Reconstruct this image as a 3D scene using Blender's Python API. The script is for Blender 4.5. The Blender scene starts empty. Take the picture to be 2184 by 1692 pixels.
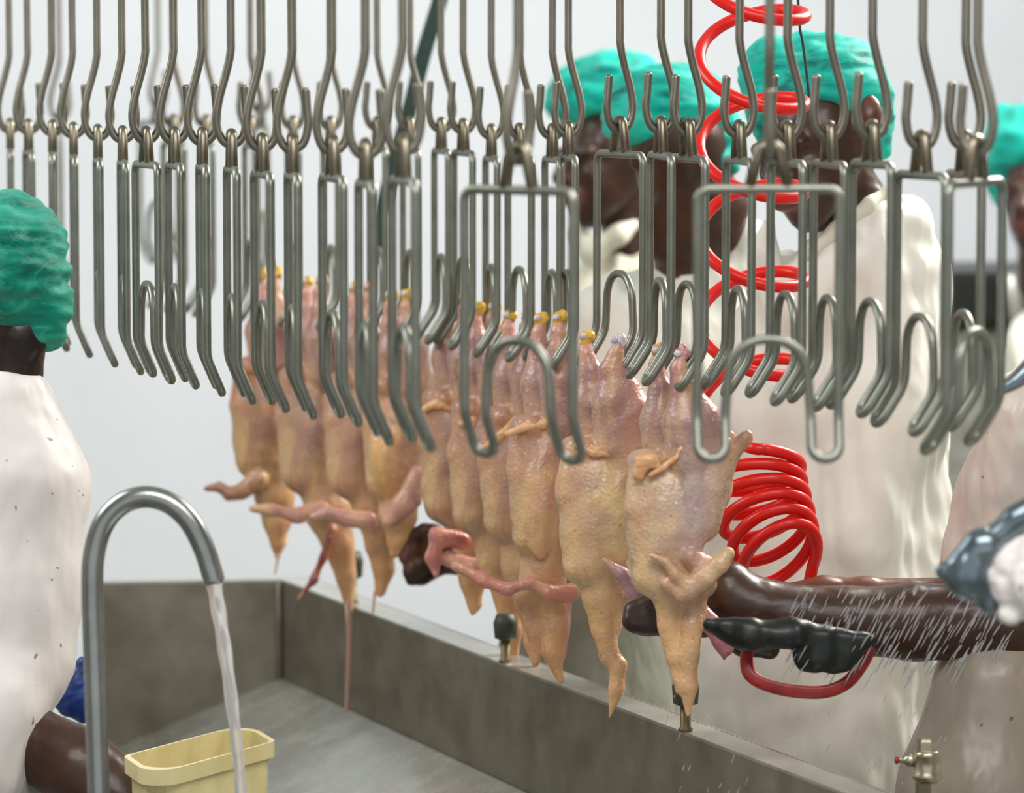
import bpy, math, random
import numpy as np
from mathutils import Vector, Matrix

random.seed(7)
rng = np.random.RandomState(11)
PI = math.pi
SC = bpy.context.scene
COL = SC.collection

# ------------------------------------------------------------------ camera
W, H = 2184, 1692
LENS = 135.0
F = LENS / 36.0 * W                      # focal length in pixels
CAMZ = 1.80
PITCH = math.atan((H / 2 - 165) / F)     # the horizon lies at y = 165
cd = bpy.data.cameras.new('camera')
cam = bpy.data.objects.new('camera', cd)
COL.objects.link(cam)
cam.location = (0, 0, CAMZ)
cam.rotation_euler = (PI / 2 - PITCH, 0, 0)
cd.lens = LENS; cd.sensor_width = 36; cd.sensor_fit = 'HORIZONTAL'
cd.clip_start = 0.1; cd.clip_end = 100
cd.dof.use_dof = True
cd.dof.focus_distance = 5.3
cd.dof.aperture_fstop = 4.0
SC.camera = cam
RT = Vector((1, 0, 0))
FW = Vector((0, math.cos(PITCH), -math.sin(PITCH)))
DN = FW.cross(RT)                         # picture down
if DN.z > 0: DN = -DN
ORG = Vector((0, 0, CAMZ))

def P(x, y, D):
    return ORG + FW * D + RT * ((x - W / 2) / F * D) + DN * ((y - H / 2) / F * D)

def Pz(x, y, z):
    d = FW + RT * ((x - W / 2) / F) + DN * ((y - H / 2) / F)
    return ORG + d * ((z - CAMZ) / d.z)

def Py(x, y, yy):
    d = FW + RT * ((x - W / 2) / F) + DN * ((y - H / 2) / F)
    return ORG + d * (yy / d.y)

# ------------------------------------------------------------------ light
SC.view_settings.view_transform = 'Standard'
SC.view_settings.look = 'None'
SC.view_settings.gamma = 1.0
SC.view_settings.use_curve_mapping = False
SC.view_settings.exposure = 0.0
wd = bpy.data.worlds.new('world'); SC.world = wd
wd.use_nodes = True
bgn = wd.node_tree.nodes['Background']
bgn.inputs['Color'].default_value = (0.80, 0.83, 0.86, 1)
bgn.inputs['Strength'].default_value = 0.98

def area(name, loc, size, sy, power, color=(1, 1, 1), target=None):
    ld = bpy.data.lights.new(name, 'AREA'); ld.shape = 'RECTANGLE'
    ld.size = size; ld.size_y = sy; ld.energy = power; ld.color = color
    o = bpy.data.objects.new(name, ld); COL.objects.link(o); o.location = loc
    if target is not None:
        o.rotation_euler = (Vector(target) - Vector(loc)).to_track_quat('-Z', 'Y').to_euler()
    return o
area('unseen_overhead_light', (0.0, 7.9, 3.4), 6.5, 1.0, 124, (1, 0.99, 0.97), (0.0, 10.2, 1.1))  # unseen area light, added to brighten the back wall
area('unseen_overhead_light', (1.7, 6.7, 3.3), 1.2, 2.0, 245, (1, 0.96, 0.90), (0.3, 5.6, 1.0))
area('unseen_overhead_light', (-2.0, 5.4, 3.3), 1.4, 2.2, 80, (0.98, 1, 1), (-0.3, 5.6, 1.2))
area('unseen_overhead_light', (0.4, 3.0, 3.3), 2.4, 1.2, 85, (1, 0.98, 0.96), (0.2, 5.2, 1.1))  # front fill, added out of view on the camera side

# ------------------------------------------------------------------ materials
def srgb(r, g, b):
    f = lambda c: (c / 255) / 12.92 if c / 255 <= 0.04045 else ((c / 255 + 0.055) / 1.055) ** 2.4
    return (f(r), f(g), f(b), 1)

def new_mat(name):
    m = bpy.data.materials.new(name); m.use_nodes = True
    return m, m.node_tree, m.node_tree.nodes['Principled BSDF']

def N(nt, t, **kw):
    n = nt.nodes.new(t)
    for k, v in kw.items():
        if k in n.inputs: n.inputs[k].default_value = v
        else: setattr(n, k, v)
    return n

def noise_ramp(nt, scale, stops, detail=4, rough=0.6, coord=None, dist=0.0, stretch=None):
    tc = N(nt, 'ShaderNodeTexCoord')
    src = tc.outputs['Object']
    if stretch:
        mp = N(nt, 'ShaderNodeMapping'); mp.inputs['Scale'].default_value = stretch
        nt.links.new(src, mp.inputs['Vector']); src = mp.outputs['Vector']
    nz = N(nt, 'ShaderNodeTexNoise', Scale=scale, Detail=detail, Roughness=rough, Distortion=dist)
    nt.links.new(src, nz.inputs['Vector'])
    r = N(nt, 'ShaderNodeValToRGB')
    e = r.color_ramp.elements
    while len(e) > 1: e.remove(e[-1])
    e[0].position, e[0].color = stops[0]
    for p, c in stops[1:]:
        k = e.new(p); k.color = c
    nt.links.new(nz.outputs['Fac'], r.inputs['Fac'])
    return r, nz

def bump(nt, b, scale, strength, dist=0.002, detail=3, prev=None, stretch=None, kind='noise'):
    tc = N(nt, 'ShaderNodeTexCoord'); src = tc.outputs['Object']
    if stretch:
        mp = N(nt, 'ShaderNodeMapping'); mp.inputs['Scale'].default_value = stretch
        nt.links.new(src, mp.inputs['Vector']); src = mp.outputs['Vector']
    if kind == 'noise':
        nz = N(nt, 'ShaderNodeTexNoise', Scale=scale, Detail=detail); out = nz.outputs['Fac']
    else:
        nz = N(nt, 'ShaderNodeTexVoronoi', Scale=scale); out = nz.outputs['Distance']
    nt.links.new(src, nz.inputs['Vector'])
    bp = N(nt, 'ShaderNodeBump', Strength=strength, Distance=dist)
    nt.links.new(out, bp.inputs['Height'])
    if prev is not None: nt.links.new(prev.outputs['Normal'], bp.inputs['Normal'])
    nt.links.new(bp.outputs['Normal'], b.inputs['Normal'])
    return bp

def mix(nt, fac, a, b, mode='MIX'):
    m = N(nt, 'ShaderNodeMix', data_type='RGBA', blend_type=mode)
    if isinstance(fac, (int, float)): m.inputs[0].default_value = fac
    else: nt.links.new(fac, m.inputs[0])
    for s, i in ((a, 6), (b, 7)):
        if isinstance(s, tuple): m.inputs[i].default_value = s
        else: nt.links.new(s, m.inputs[i])
    return m.outputs[2]

def simple(name, c1, c2=None, rough=0.5, metal=0.0, scale=20, bscale=0, bstr=0.2, **kw):
    m, nt, b = new_mat(name)
    r, _ = noise_ramp(nt, scale, [(0.35, c1), (0.68, c2 or c1)])
    nt.links.new(r.outputs['Color'], b.inputs['Base Color'])
    b.inputs['Roughness'].default_value = rough; b.inputs['Metallic'].default_value = metal
    if bscale: bump(nt, b, bscale, bstr)
    for k, v in kw.items(): b.inputs[k.replace('_', ' ')].default_value = v
    return m

def steel_mat(name, c1, c2, rough, metal=0.85, stain=None):
    m, nt, b = new_mat(name)
    r, nz = noise_ramp(nt, 14, [(0.3, c1), (0.7, c2)], detail=5)
    col = r.outputs['Color']
    if stain:
        r2, _ = noise_ramp(nt, 55, [(0.70, (0, 0, 0, 1)), (0.76, (1, 1, 1, 1))], detail=3)
        col = mix(nt, r2.outputs['Color'], col, stain)
    nt.links.new(col, b.inputs['Base Color'])
    b.inputs['Metallic'].default_value = metal
    rr = N(nt, 'ShaderNodeMapRange'); rr.inputs['To Min'].default_value = rough - 0.08; rr.inputs['To Max'].default_value = rough + 0.12
    nt.links.new(nz.outputs['Fac'], rr.inputs['Value']); nt.links.new(rr.outputs['Result'], b.inputs['Roughness'])
    bump(nt, b, 220, 0.12, 0.001)
    return m

def mixfac(nt, ramp, k):
    mm = N(nt, 'ShaderNodeMath', operation='MULTIPLY'); mm.inputs[1].default_value = k
    nt.links.new(ramp.outputs['Color'], mm.inputs[0])
    return mm.outputs[0]
M = {}
M['steel'] = steel_mat('shackle_steel', srgb(122, 124, 113), srgb(146, 148, 139), 0.36, 0.8, srgb(98, 62, 50))
M['hook_steel'] = steel_mat('hook_steel', srgb(118, 113, 101), srgb(142, 138, 126), 0.38, 0.8)
M['eye_steel'] = steel_mat('eye_steel', srgb(104, 90, 70), srgb(152, 148, 132), 0.33, 0.9)
M['pipe_steel'] = steel_mat('pipe_steel', srgb(138, 141, 138), srgb(164, 166, 163), 0.25, 0.9, srgb(140, 110, 96))
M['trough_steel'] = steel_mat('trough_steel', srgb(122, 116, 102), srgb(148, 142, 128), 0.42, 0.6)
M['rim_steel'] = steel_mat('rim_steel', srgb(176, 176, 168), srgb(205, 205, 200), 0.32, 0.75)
M['brass'] = steel_mat('nickel_brass', srgb(176, 166, 140), srgb(205, 198, 176), 0.28, 0.95)
M['dark_metal'] = simple('dark_painted_metal', srgb(52, 60, 48), srgb(82, 84, 66), 0.5, 0.2)
M['nozzle'] = simple('blue_grey_cast_metal', srgb(96, 112, 122), srgb(140, 152, 158), 0.22, 0.75, scale=30)
M['wall'] = simple('white_wall_paint', srgb(220, 225, 230), srgb(228, 232, 237), 0.55, scale=1.2)
M['wall_side'] = simple('grey_wall_paint', srgb(190, 190, 184), srgb(200, 200, 194), 0.6, scale=2)
M['floor'] = simple('wet_concrete', srgb(120, 120, 112), srgb(150, 150, 142), 0.3, scale=3, bscale=20)
M['ceiling'] = simple('ceiling_panel', srgb(200, 202, 200), srgb(208, 210, 208), 0.6, scale=2)
M['green'] = simple('green_strap', srgb(2, 40, 30), srgb(6, 54, 40), 0.5, scale=40)
M['cord'] = simple('dark_cord', srgb(10, 40, 36), srgb(16, 52, 46), 0.5)
M['yellow'] = simple('yellow_plastic', srgb(216, 200, 142), srgb(232, 219, 168), 0.35, scale=18, bscale=60, bstr=0.1)
M['blue'] = simple('blue_rubber', srgb(8, 40, 104), srgb(14, 62, 150), 0.4, scale=30, bscale=40)
M['black'] = simple('black_plastic', srgb(5, 9, 6), srgb(16, 24, 16), 0.4, bscale=50)
M['grey_cab'] = simple('grey_cabinet', srgb(120, 120, 112), srgb(150, 148, 140), 0.45)
M['stump'] = simple('yellow_shank_skin', srgb(206, 150, 52), srgb(226, 188, 74), 0.35, scale=60, bscale=200)
M['bone'] = simple('white_cartilage', srgb(190, 180, 196), srgb(226, 214, 214), 0.22, scale=80)
M['flap'] = simple('orange_fat_skin', srgb(222, 158, 112), srgb(234, 190, 146), 0.28, scale=50, bscale=120, Subsurface_Weight=0.15)
M['strap_red'] = simple('dark_red_plastic', srgb(128, 22, 18), srgb(164, 40, 30), 0.35, scale=50)

def red_mat():
    m, nt, b = new_mat('red_hose')
    b.inputs['Base Color'].default_value = srgb(226, 26, 18)
    b.inputs['Roughness'].default_value = 0.32
    b.inputs['Subsurface Weight'].default_value = 0.05
    bump(nt, b, 90, 0.05)
    return m
M['red'] = red_mat()

def water_mat(name, tint, white):
    m, nt, b = new_mat(name)
    b.inputs['Base Color'].default_value = tint
    b.inputs['Roughness'].default_value = 0.08
    b.inputs['IOR'].default_value = 1.33
    b.inputs['Transmission Weight'].default_value = white
    bump(nt, b, 40, 0.5, 0.004, stretch=(1, 1, 0.12))
    return m
M['water'] = water_mat('clear_water', srgb(250, 247, 246), 0.72)
M['spray'] = water_mat('spray_water', srgb(230, 232, 236), 0.75)
M['drip'] = water_mat('pink_water', srgb(226, 190, 176), 0.7)

def skin_mat():
    m, nt, b = new_mat('dark_skin')
    at = N(nt, 'ShaderNodeAttribute', attribute_name='Col')
    r, _ = noise_ramp(nt, 18, [(0.3, (0.55, 0.55, 0.55, 1)), (0.7, (1.1, 1.1, 1.1, 1))])
    c = mix(nt, 0.6, at.outputs['Color'], r.outputs['Color'], 'MULTIPLY')
    nt.links.new(c, b.inputs['Base Color'])
    b.inputs['Roughness'].default_value = 0.34
    b.inputs['Subsurface Weight'].default_value = 0.06
    bump(nt, b, 120, 0.15)
    return m
M['skin'] = skin_mat()

def bird_mat():
    m, nt, b = new_mat('plucked_skin')
    at = N(nt, 'ShaderNodeAttribute', attribute_name='Col')
    col = at.outputs['Color']
    r, _ = noise_ramp(nt, 8, [(0.40, (0, 0, 0, 1)), (0.60, (1, 1, 1, 1))], detail=4, dist=0.8)
    col = mix(nt, mixfac(nt, r, 0.48), col, srgb(150, 112, 112))
    r2, _ = noise_ramp(nt, 10, [(0.50, (0, 0, 0, 1)), (0.66, (1, 1, 1, 1))], detail=3, dist=0.9, stretch=(1.3, 1.3, 0.5))
    col = mix(nt, mixfac(nt, r2, 0.46), col, srgb(236, 198, 134))
    r4, _ = noise_ramp(nt, 17, [(0.56, (0, 0, 0, 1)), (0.70, (1, 1, 1, 1))], detail=5, dist=1.5, stretch=(1, 1, 0.4))
    col = mix(nt, mixfac(nt, r4, 0.35), col, srgb(206, 118, 84))
    r3, _ = noise_ramp(nt, 95, [(0.68, (0, 0, 0, 1)), (0.74, (1, 1, 1, 1))], detail=2)
    col = mix(nt, mixfac(nt, r3, 0.45), col, srgb(122, 58, 50))
    r5, _ = noise_ramp(nt, 120, [(0.66, (0, 0, 0, 1)), (0.72, (1, 1, 1, 1))], detail=2, stretch=(1, 1.1, 1))
    col = mix(nt, mixfac(nt, r5, 0.4), col, srgb(246, 232, 214))
    nt.links.new(col, b.inputs['Base Color'])
    b.inputs['Roughness'].default_value = 0.36
    b.inputs['Subsurface Weight'].default_value = 0.08
    b.inputs['Subsurface Radius'].default_value = (0.02, 0.008, 0.004)
    b.inputs['Subsurface Scale'].default_value = 0.25
    b.inputs['Coat Weight'].default_value = 0.3
    b.inputs['Coat Roughness'].default_value = 0.22
    b1 = bump(nt, b, 175, 0.55, 0.0016, kind='voronoi')
    b2 = bump(nt, b, 14, 0.35, 0.004, detail=3, prev=b1)
    bump(nt, b, 40, 0.3, 0.002, detail=4, prev=b2, stretch=(1, 1, 0.3))
    return m

M['bird'] = bird_mat()

def net_mat(name, lo, hi, pale, vein=0.35):
    m, nt, b = new_mat(name)
    r, _ = noise_ramp(nt, 7, [(0.34, lo), (0.53, hi), (0.80, pale)], detail=5, rough=0.6, dist=1.0, stretch=(1, 1, 2.2))  # shade of the folds put into the net colour as darker noise
    r2, _ = noise_ramp(nt, 11, [(0.455, (0, 0, 0, 1)), (0.495, (1, 1, 1, 1)), (0.535, (0, 0, 0, 1))], detail=4, rough=0.55, dist=1.4, stretch=(1, 1, 2.0))
    c0 = mix(nt, mixfac(nt, r2, vein), r.outputs['Color'], pale)
    lw = N(nt, 'ShaderNodeLayerWeight', Blend=0.18)
    c = mix(nt, lw.outputs['Facing'], c0, pale)
    nt.links.new(c, b.inputs['Base Color'])
    b.inputs['Roughness'].default_value = 0.55
    b.inputs['Specular IOR Level'].default_value = 0.3
    tr = N(nt, 'ShaderNodeBsdfTranslucent'); nt.links.new(c, tr.inputs['Color'])
    mx = N(nt, 'ShaderNodeMixShader'); mx.inputs[0].default_value = 0.42
    nt.links.new(b.outputs[0], mx.inputs[1]); nt.links.new(tr.outputs[0], mx.inputs[2])
    nt.links.new(mx.outputs[0], nt.nodes['Material Output'].inputs['Surface'])
    bump(nt, b, 12, 0.6, 0.012, detail=5, stretch=(1, 1, 2.2))
    return m
M['net'] = net_mat('teal_hair_net', srgb(0, 98, 98), srgb(0, 214, 196), srgb(110, 224, 208), 0.2)
M['net_left'] = net_mat('green_teal_hair_net', srgb(4, 120, 100), srgb(16, 176, 148), srgb(120, 214, 194))

def coat_mat(name, c1, c2, spots=None, spot_lo=0.735, rough=0.55, bs=0.35):
    m, nt, b = new_mat(name)
    r, _ = noise_ramp(nt, 5, [(0.3, c1), (0.7, c2)], detail=5)
    col = r.outputs['Color']
    if spots:
        r2, _ = noise_ramp(nt, 62, [(spot_lo, (0, 0, 0, 1)), (spot_lo + 0.03, (1, 1, 1, 1))], detail=1)
        col = mix(nt, mixfac(nt, r2, 0.75), col, spots)
        r3, _ = noise_ramp(nt, 3.5, [(0.58, (0, 0, 0, 1)), (0.72, (1, 1, 1, 1))], detail=4)
        col = mix(nt, mixfac(nt, r3, 0.25), col, srgb(196, 158, 140))
    nt.links.new(col, b.inputs['Base Color'])
    b.inputs['Roughness'].default_value = rough
    b.inputs['Sheen Weight'].default_value = 0.15
    b1 = bump(nt, b, 7, bs, 0.03, detail=3, stretch=(1.6, 1.6, 0.6))
    bump(nt, b, 60, 0.1, 0.002, prev=b1)
    return m
M['coat'] = coat_mat('white_coat', srgb(222, 220, 208), srgb(238, 237, 228))
M['coat_cream'] = coat_mat('cream_coat', srgb(196, 194, 174), srgb(220, 218, 200))
M['coat_left'] = coat_mat('spotted_white_coat', srgb(228, 220, 218), srgb(240, 235, 232), srgb(120, 40, 34), rough=0.48, bs=0.5)
M['apron_pink'] = coat_mat('wet_plastic_apron', srgb(206, 192, 180), srgb(228, 216, 206), srgb(150, 66, 50), rough=0.3, bs=0.6)
M['apron_grey'] = coat_mat('grey_apron', srgb(104, 106, 92), srgb(134, 134, 120), bs=0.5)
M['apron_brown'] = coat_mat('brownish_wet_apron', srgb(150, 136, 120), srgb(176, 166, 152), srgb(116, 56, 42), rough=0.35, bs=0.6)
M['trousers'] = simple('white_trousers', srgb(190, 188, 176), srgb(206, 204, 192), 0.6, bscale=8)
M['boot'] = simple('white_rubber_boot', srgb(205, 205, 198), srgb(220, 220, 212), 0.35)

# ------------------------------------------------------------------ mesh helpers
def tag(o, label=None, cat=None, group=None, kind=None):
    if label: o['label'] = label
    if cat: o['category'] = cat
    if group: o['group'] = group
    if kind: o['kind'] = kind
    return o

def mesh_obj(name, verts, faces, mat, parent=None, smooth=True, origin=None, cols=None):
    v = np.asarray(verts, dtype=float).reshape(-1, 3)
    if parent is not None:
        inv = np.array(parent.matrix_world.inverted())
        v = v @ inv[:3, :3].T + inv[:3, 3]
    elif origin is not None:
        v = v - np.array(origin)
    me = bpy.data.meshes.new(name)
    me.from_pydata(v.tolist(), [], faces if isinstance(faces, list) else faces.tolist())
    if smooth: me.polygons.foreach_set('use_smooth', [True] * len(me.polygons))
    if cols is not None:
        ca = me.color_attributes.new('Col', 'FLOAT_COLOR', 'POINT')
        c4 = np.ones((len(v), 4)); c4[:, :3] = cols
        ca.data.foreach_set('color', c4.ravel())
    me.materials.append(mat)
    me.update()
    o = bpy.data.objects.new(name, me); COL.objects.link(o)
    if parent is not None: o.parent = parent
    elif origin is not None: o.location = origin
    return o

def empty(name, loc, label, cat, group=None, rotz=0):
    o = bpy.data.objects.new(name, None); COL.objects.link(o)
    o.location = loc; o.rotation_euler = (0, 0, rotz); o.empty_display_size = 0.05
    o.matrix_world = Matrix.Translation(loc) @ Matrix.Rotation(rotz, 4, 'Z')
    return tag(o, label, cat, group)

def catmull(pts, n=8, closed=False):
    pts = [Vector(p) for p in pts]; out = []
    m = len(pts); rngi = range(m if closed else m - 1)
    g = lambda i: pts[i % m] if closed else pts[max(0, min(m - 1, i))]
    for i in rngi:
        a, b, c, d = g(i - 1), g(i), g(i + 1), g(i + 2)
        for k in range(n):
            t = k / n
            out.append(0.5 * ((2 * b) + (-a + c) * t + (2 * a - 5 * b + 4 * c - d) * t * t + (-a + 3 * b - 3 * c + d) * t ** 3))
    if not closed: out.append(pts[-1])
    return out

def fillet(pts, rads, n=6, closed=False):
    pts = [Vector(p) for p in pts]; out = []; m = len(pts)
    for i in range(m):
        r = rads[i] if isinstance(rads, (list, tuple)) else rads
        if (not closed and i in (0, m - 1)) or r <= 0:
            out.append(pts[i]); continue
        a, b, c = pts[(i - 1) % m], pts[i], pts[(i + 1) % m]
        u = (a - b); v = (c - b)
        lu, lv = u.length, v.length; u.normalize(); v.normalize()
        ang = u.angle(v)
        if ang > PI - 0.02: out.append(b); continue
        t = min(r / math.tan(ang / 2), lu * 0.499, lv * 0.499)
        p0, p1 = b + u * t, b + v * t
        rr = t * math.tan(ang / 2)
        ctr = b + (u + v).normalized() * (rr / math.sin(ang / 2))
        e0, e1 = (p0 - ctr), (p1 - ctr)
        tot = e0.angle(e1) if e0.length > 1e-9 else 0
        for k in range(n + 1):
            s = k / n
            if tot < 1e-5: q = p0.lerp(p1, s)
            else: q = ctr + (e0 * math.sin((1 - s) * tot) + e1 * math.sin(s * tot)) / math.sin(tot) if tot < PI - 0.01 else ctr + (e0 * (1 - s) + e1 * s).normalized() * rr
            out.append(q)
    return out

def sweep(path, rad, seg=10, closed=False, flat=None, cap=True):
    """tube of faces along path; rad number, list or function of 0..1; flat = (direction, factor) squashes the section"""
    pts = [Vector(p) for p in path]; m = len(pts)
    q = [pts[0]]
    for p in pts[1:]:
        if (p - q[-1]).length > 1e-6: q.append(p)
    if closed and (q[0] - q[-1]).length < 1e-6: q.pop()
    if not callable(rad) and not isinstance(rad, (int, float)):
        rl = list(rad); rad = lambda t, rl=rl: float(np.interp(t * (len(rl) - 1), range(len(rl)), rl))
    pts = q; m = len(pts)
    tang = []
    for i in range(m):
        if closed: t = pts[(i + 1) % m] - pts[(i - 1) % m]
        else: t = pts[min(i + 1, m - 1)] - pts[max(i - 1, 0)]
        tang.append(t.normalized())
    n = tang[0].orthogonal().normalized()
    V, Fc = [], []
    rings = []
    for i in range(m):
        if i:
            ax = tang[i - 1].cross(tang[i])
            if ax.length > 1e-8:
                n = Matrix.Rotation(tang[i - 1].angle(tang[i]), 3, ax.normalized()) @ n
        n = (n - tang[i] * n.dot(tang[i])).normalized()
        b = tang[i].cross(n)
        r = rad(i / (m - 1)) if callable(rad) else rad
        ring = []
        for k in range(seg):
            a = 2 * PI * k / seg
            off = n * (math.cos(a) * r) + b * (math.sin(a) * r)
            if flat:
                d = flat[0]; off = off - d * off.dot(d) * (1 - flat[1])
            ring.append(len(V)); V.append(pts[i] + off)
        rings.append(ring)
    for i in range(m - 1 if not closed else m):
        A, B = rings[i], rings[(i + 1) % m]
        if closed and i == m - 1:   # best matching rotation at the seam
            best = min(range(seg), key=lambda s: (V[A[0]] - V[B[s]]).length)
            B = B[best:] + B[:best]
        for k in range(seg):
            Fc.append((A[k], A[(k + 1) % seg], B[(k + 1) % seg], B[k]))
    if cap and not closed:
        for ring, t, s in ((rings[0], -tang[0], 1), (rings[-1], tang[-1], -1)):
            c = sum((V[k] for k in ring), Vector()) / seg
            r = (V[ring[0]] - c).length
            in_ = []
            for k in ring:
                in_.append(len(V)); V.append(c + (V[k] - c) * 0.72 + t * r * 0.30)
            for k in range(seg):
                f = (ring[k], in_[k], in_[(k + 1) % seg], ring[(k + 1) % seg])
                Fc.append(f if s == 1 else f[::-1])
            Fc.append(tuple(in_) if s == -1 else tuple(in_[::-1]))
    return V, Fc

class MB:
    def __init__(s): s.v, s.f = [], []
    def add(s, vf):
        o = len(s.v); s.v += [tuple(p) for p in vf[0]]; s.f += [tuple(i + o for i in f) for f in vf[1]]
        return s
    def tube(s, path, r, seg=10, **k): return s.add(sweep(path, r, seg, **k))
    def box(s, c, d, rz=0, bev=0):
        R = Matrix.Rotation(rz, 3, 'Z'); c = Vector(c); x, y, z = (k / 2 for k in d)
        b = min(bev, x, y, z)
        if b <= 0:
            vs = [c + R @ Vector((sx * x, sy * y, sz * z)) for sx in (-1, 1) for sy in (-1, 1) for sz in (-1, 1)]
            fs = [(0, 1, 3, 2), (4, 6, 7, 5), (0, 4, 5, 1), (2, 3, 7, 6), (0, 2, 6, 4), (1, 5, 7, 3)]
            return s.add((vs, fs))
        loops = []
        for zz, ins in ((-z, b), (-z + b, 0), (z - b, 0), (z, b)):
            lp = []
            for cx, cy in ((1, 1), (-1, 1), (-1, -1), (1, -1)):
                pts = [(x - ins - b, y - ins), (x - ins, y - ins - b)] if False else None
                ax, ay = cx * (x - ins), cy * (y - ins)
                e = b
                p1 = (ax, ay - cy * e); p2 = (ax - cx * e, ay)
                lp += [p1, p2] if cx * cy > 0 else [p2, p1]
            loops.append([c + R @ Vector((px, py, zz)) for px, py in lp])
        vs = [p for l in loops for p in l]; fs = []
        for i in range(3):
            for k in range(8):
                fs.append((i * 8 + k, i * 8 + (k + 1) % 8, (i + 1) * 8 + (k + 1) % 8, (i + 1) * 8 + k))
        fs.append(tuple(range(7, -1, -1))); fs.append(tuple(range(24, 32)))
        return s.add((vs, fs))
    def quadslab(s, a, b, c, d, t):
        """slab with the face a b c d and thickness t along its normal"""
        a, b, c, d = (Vector(p) for p in (a, b, c, d))
        n = (b - a).cross(d - a).normalized() * t
        vs = [a, b, c, d, a + n, b + n, c + n, d + n]
        return s.add((vs, [(3, 2, 1, 0), (4, 5, 6, 7), (0, 1, 5, 4), (1, 2, 6, 5), (2, 3, 7, 6), (3, 0, 4, 7)]))
    def lathe(s, c, prof, seg=24, axis=Vector((0, 0, 1)), sides=None):
        axis = Vector(axis).normalized(); n = axis.orthogonal().normalized(); b = axis.cross(n); c = Vector(c)
        sg = sides or seg; vs = []; fs = []
        for r, h in prof:
            for k in range(sg):
                a = 2 * PI * k / sg
                vs.append(c + axis * h + n * (r * math.cos(a)) + b * (r * math.sin(a)))
        for i in range(len(prof) - 1):
            for k in range(sg):
                fs.append((i * sg + k, i * sg + (k + 1) % sg, (i + 1) * sg + (k + 1) % sg, (i + 1) * sg + k))
        fs.append(tuple(range(sg - 1, -1, -1))); fs.append(tuple((len(prof) - 1) * sg + k for k in range(sg)))
        return s.add((vs, fs))
    def build(s, name, mat, parent=None, smooth=True, origin=None):
        return mesh_obj(name, s.v, s.f, mat, parent, smooth, origin)

# ------------------------------------------------------------------ blended solids (surface nets)
def C(*rgb): return np.array(srgb(*rgb)[:3])

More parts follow.
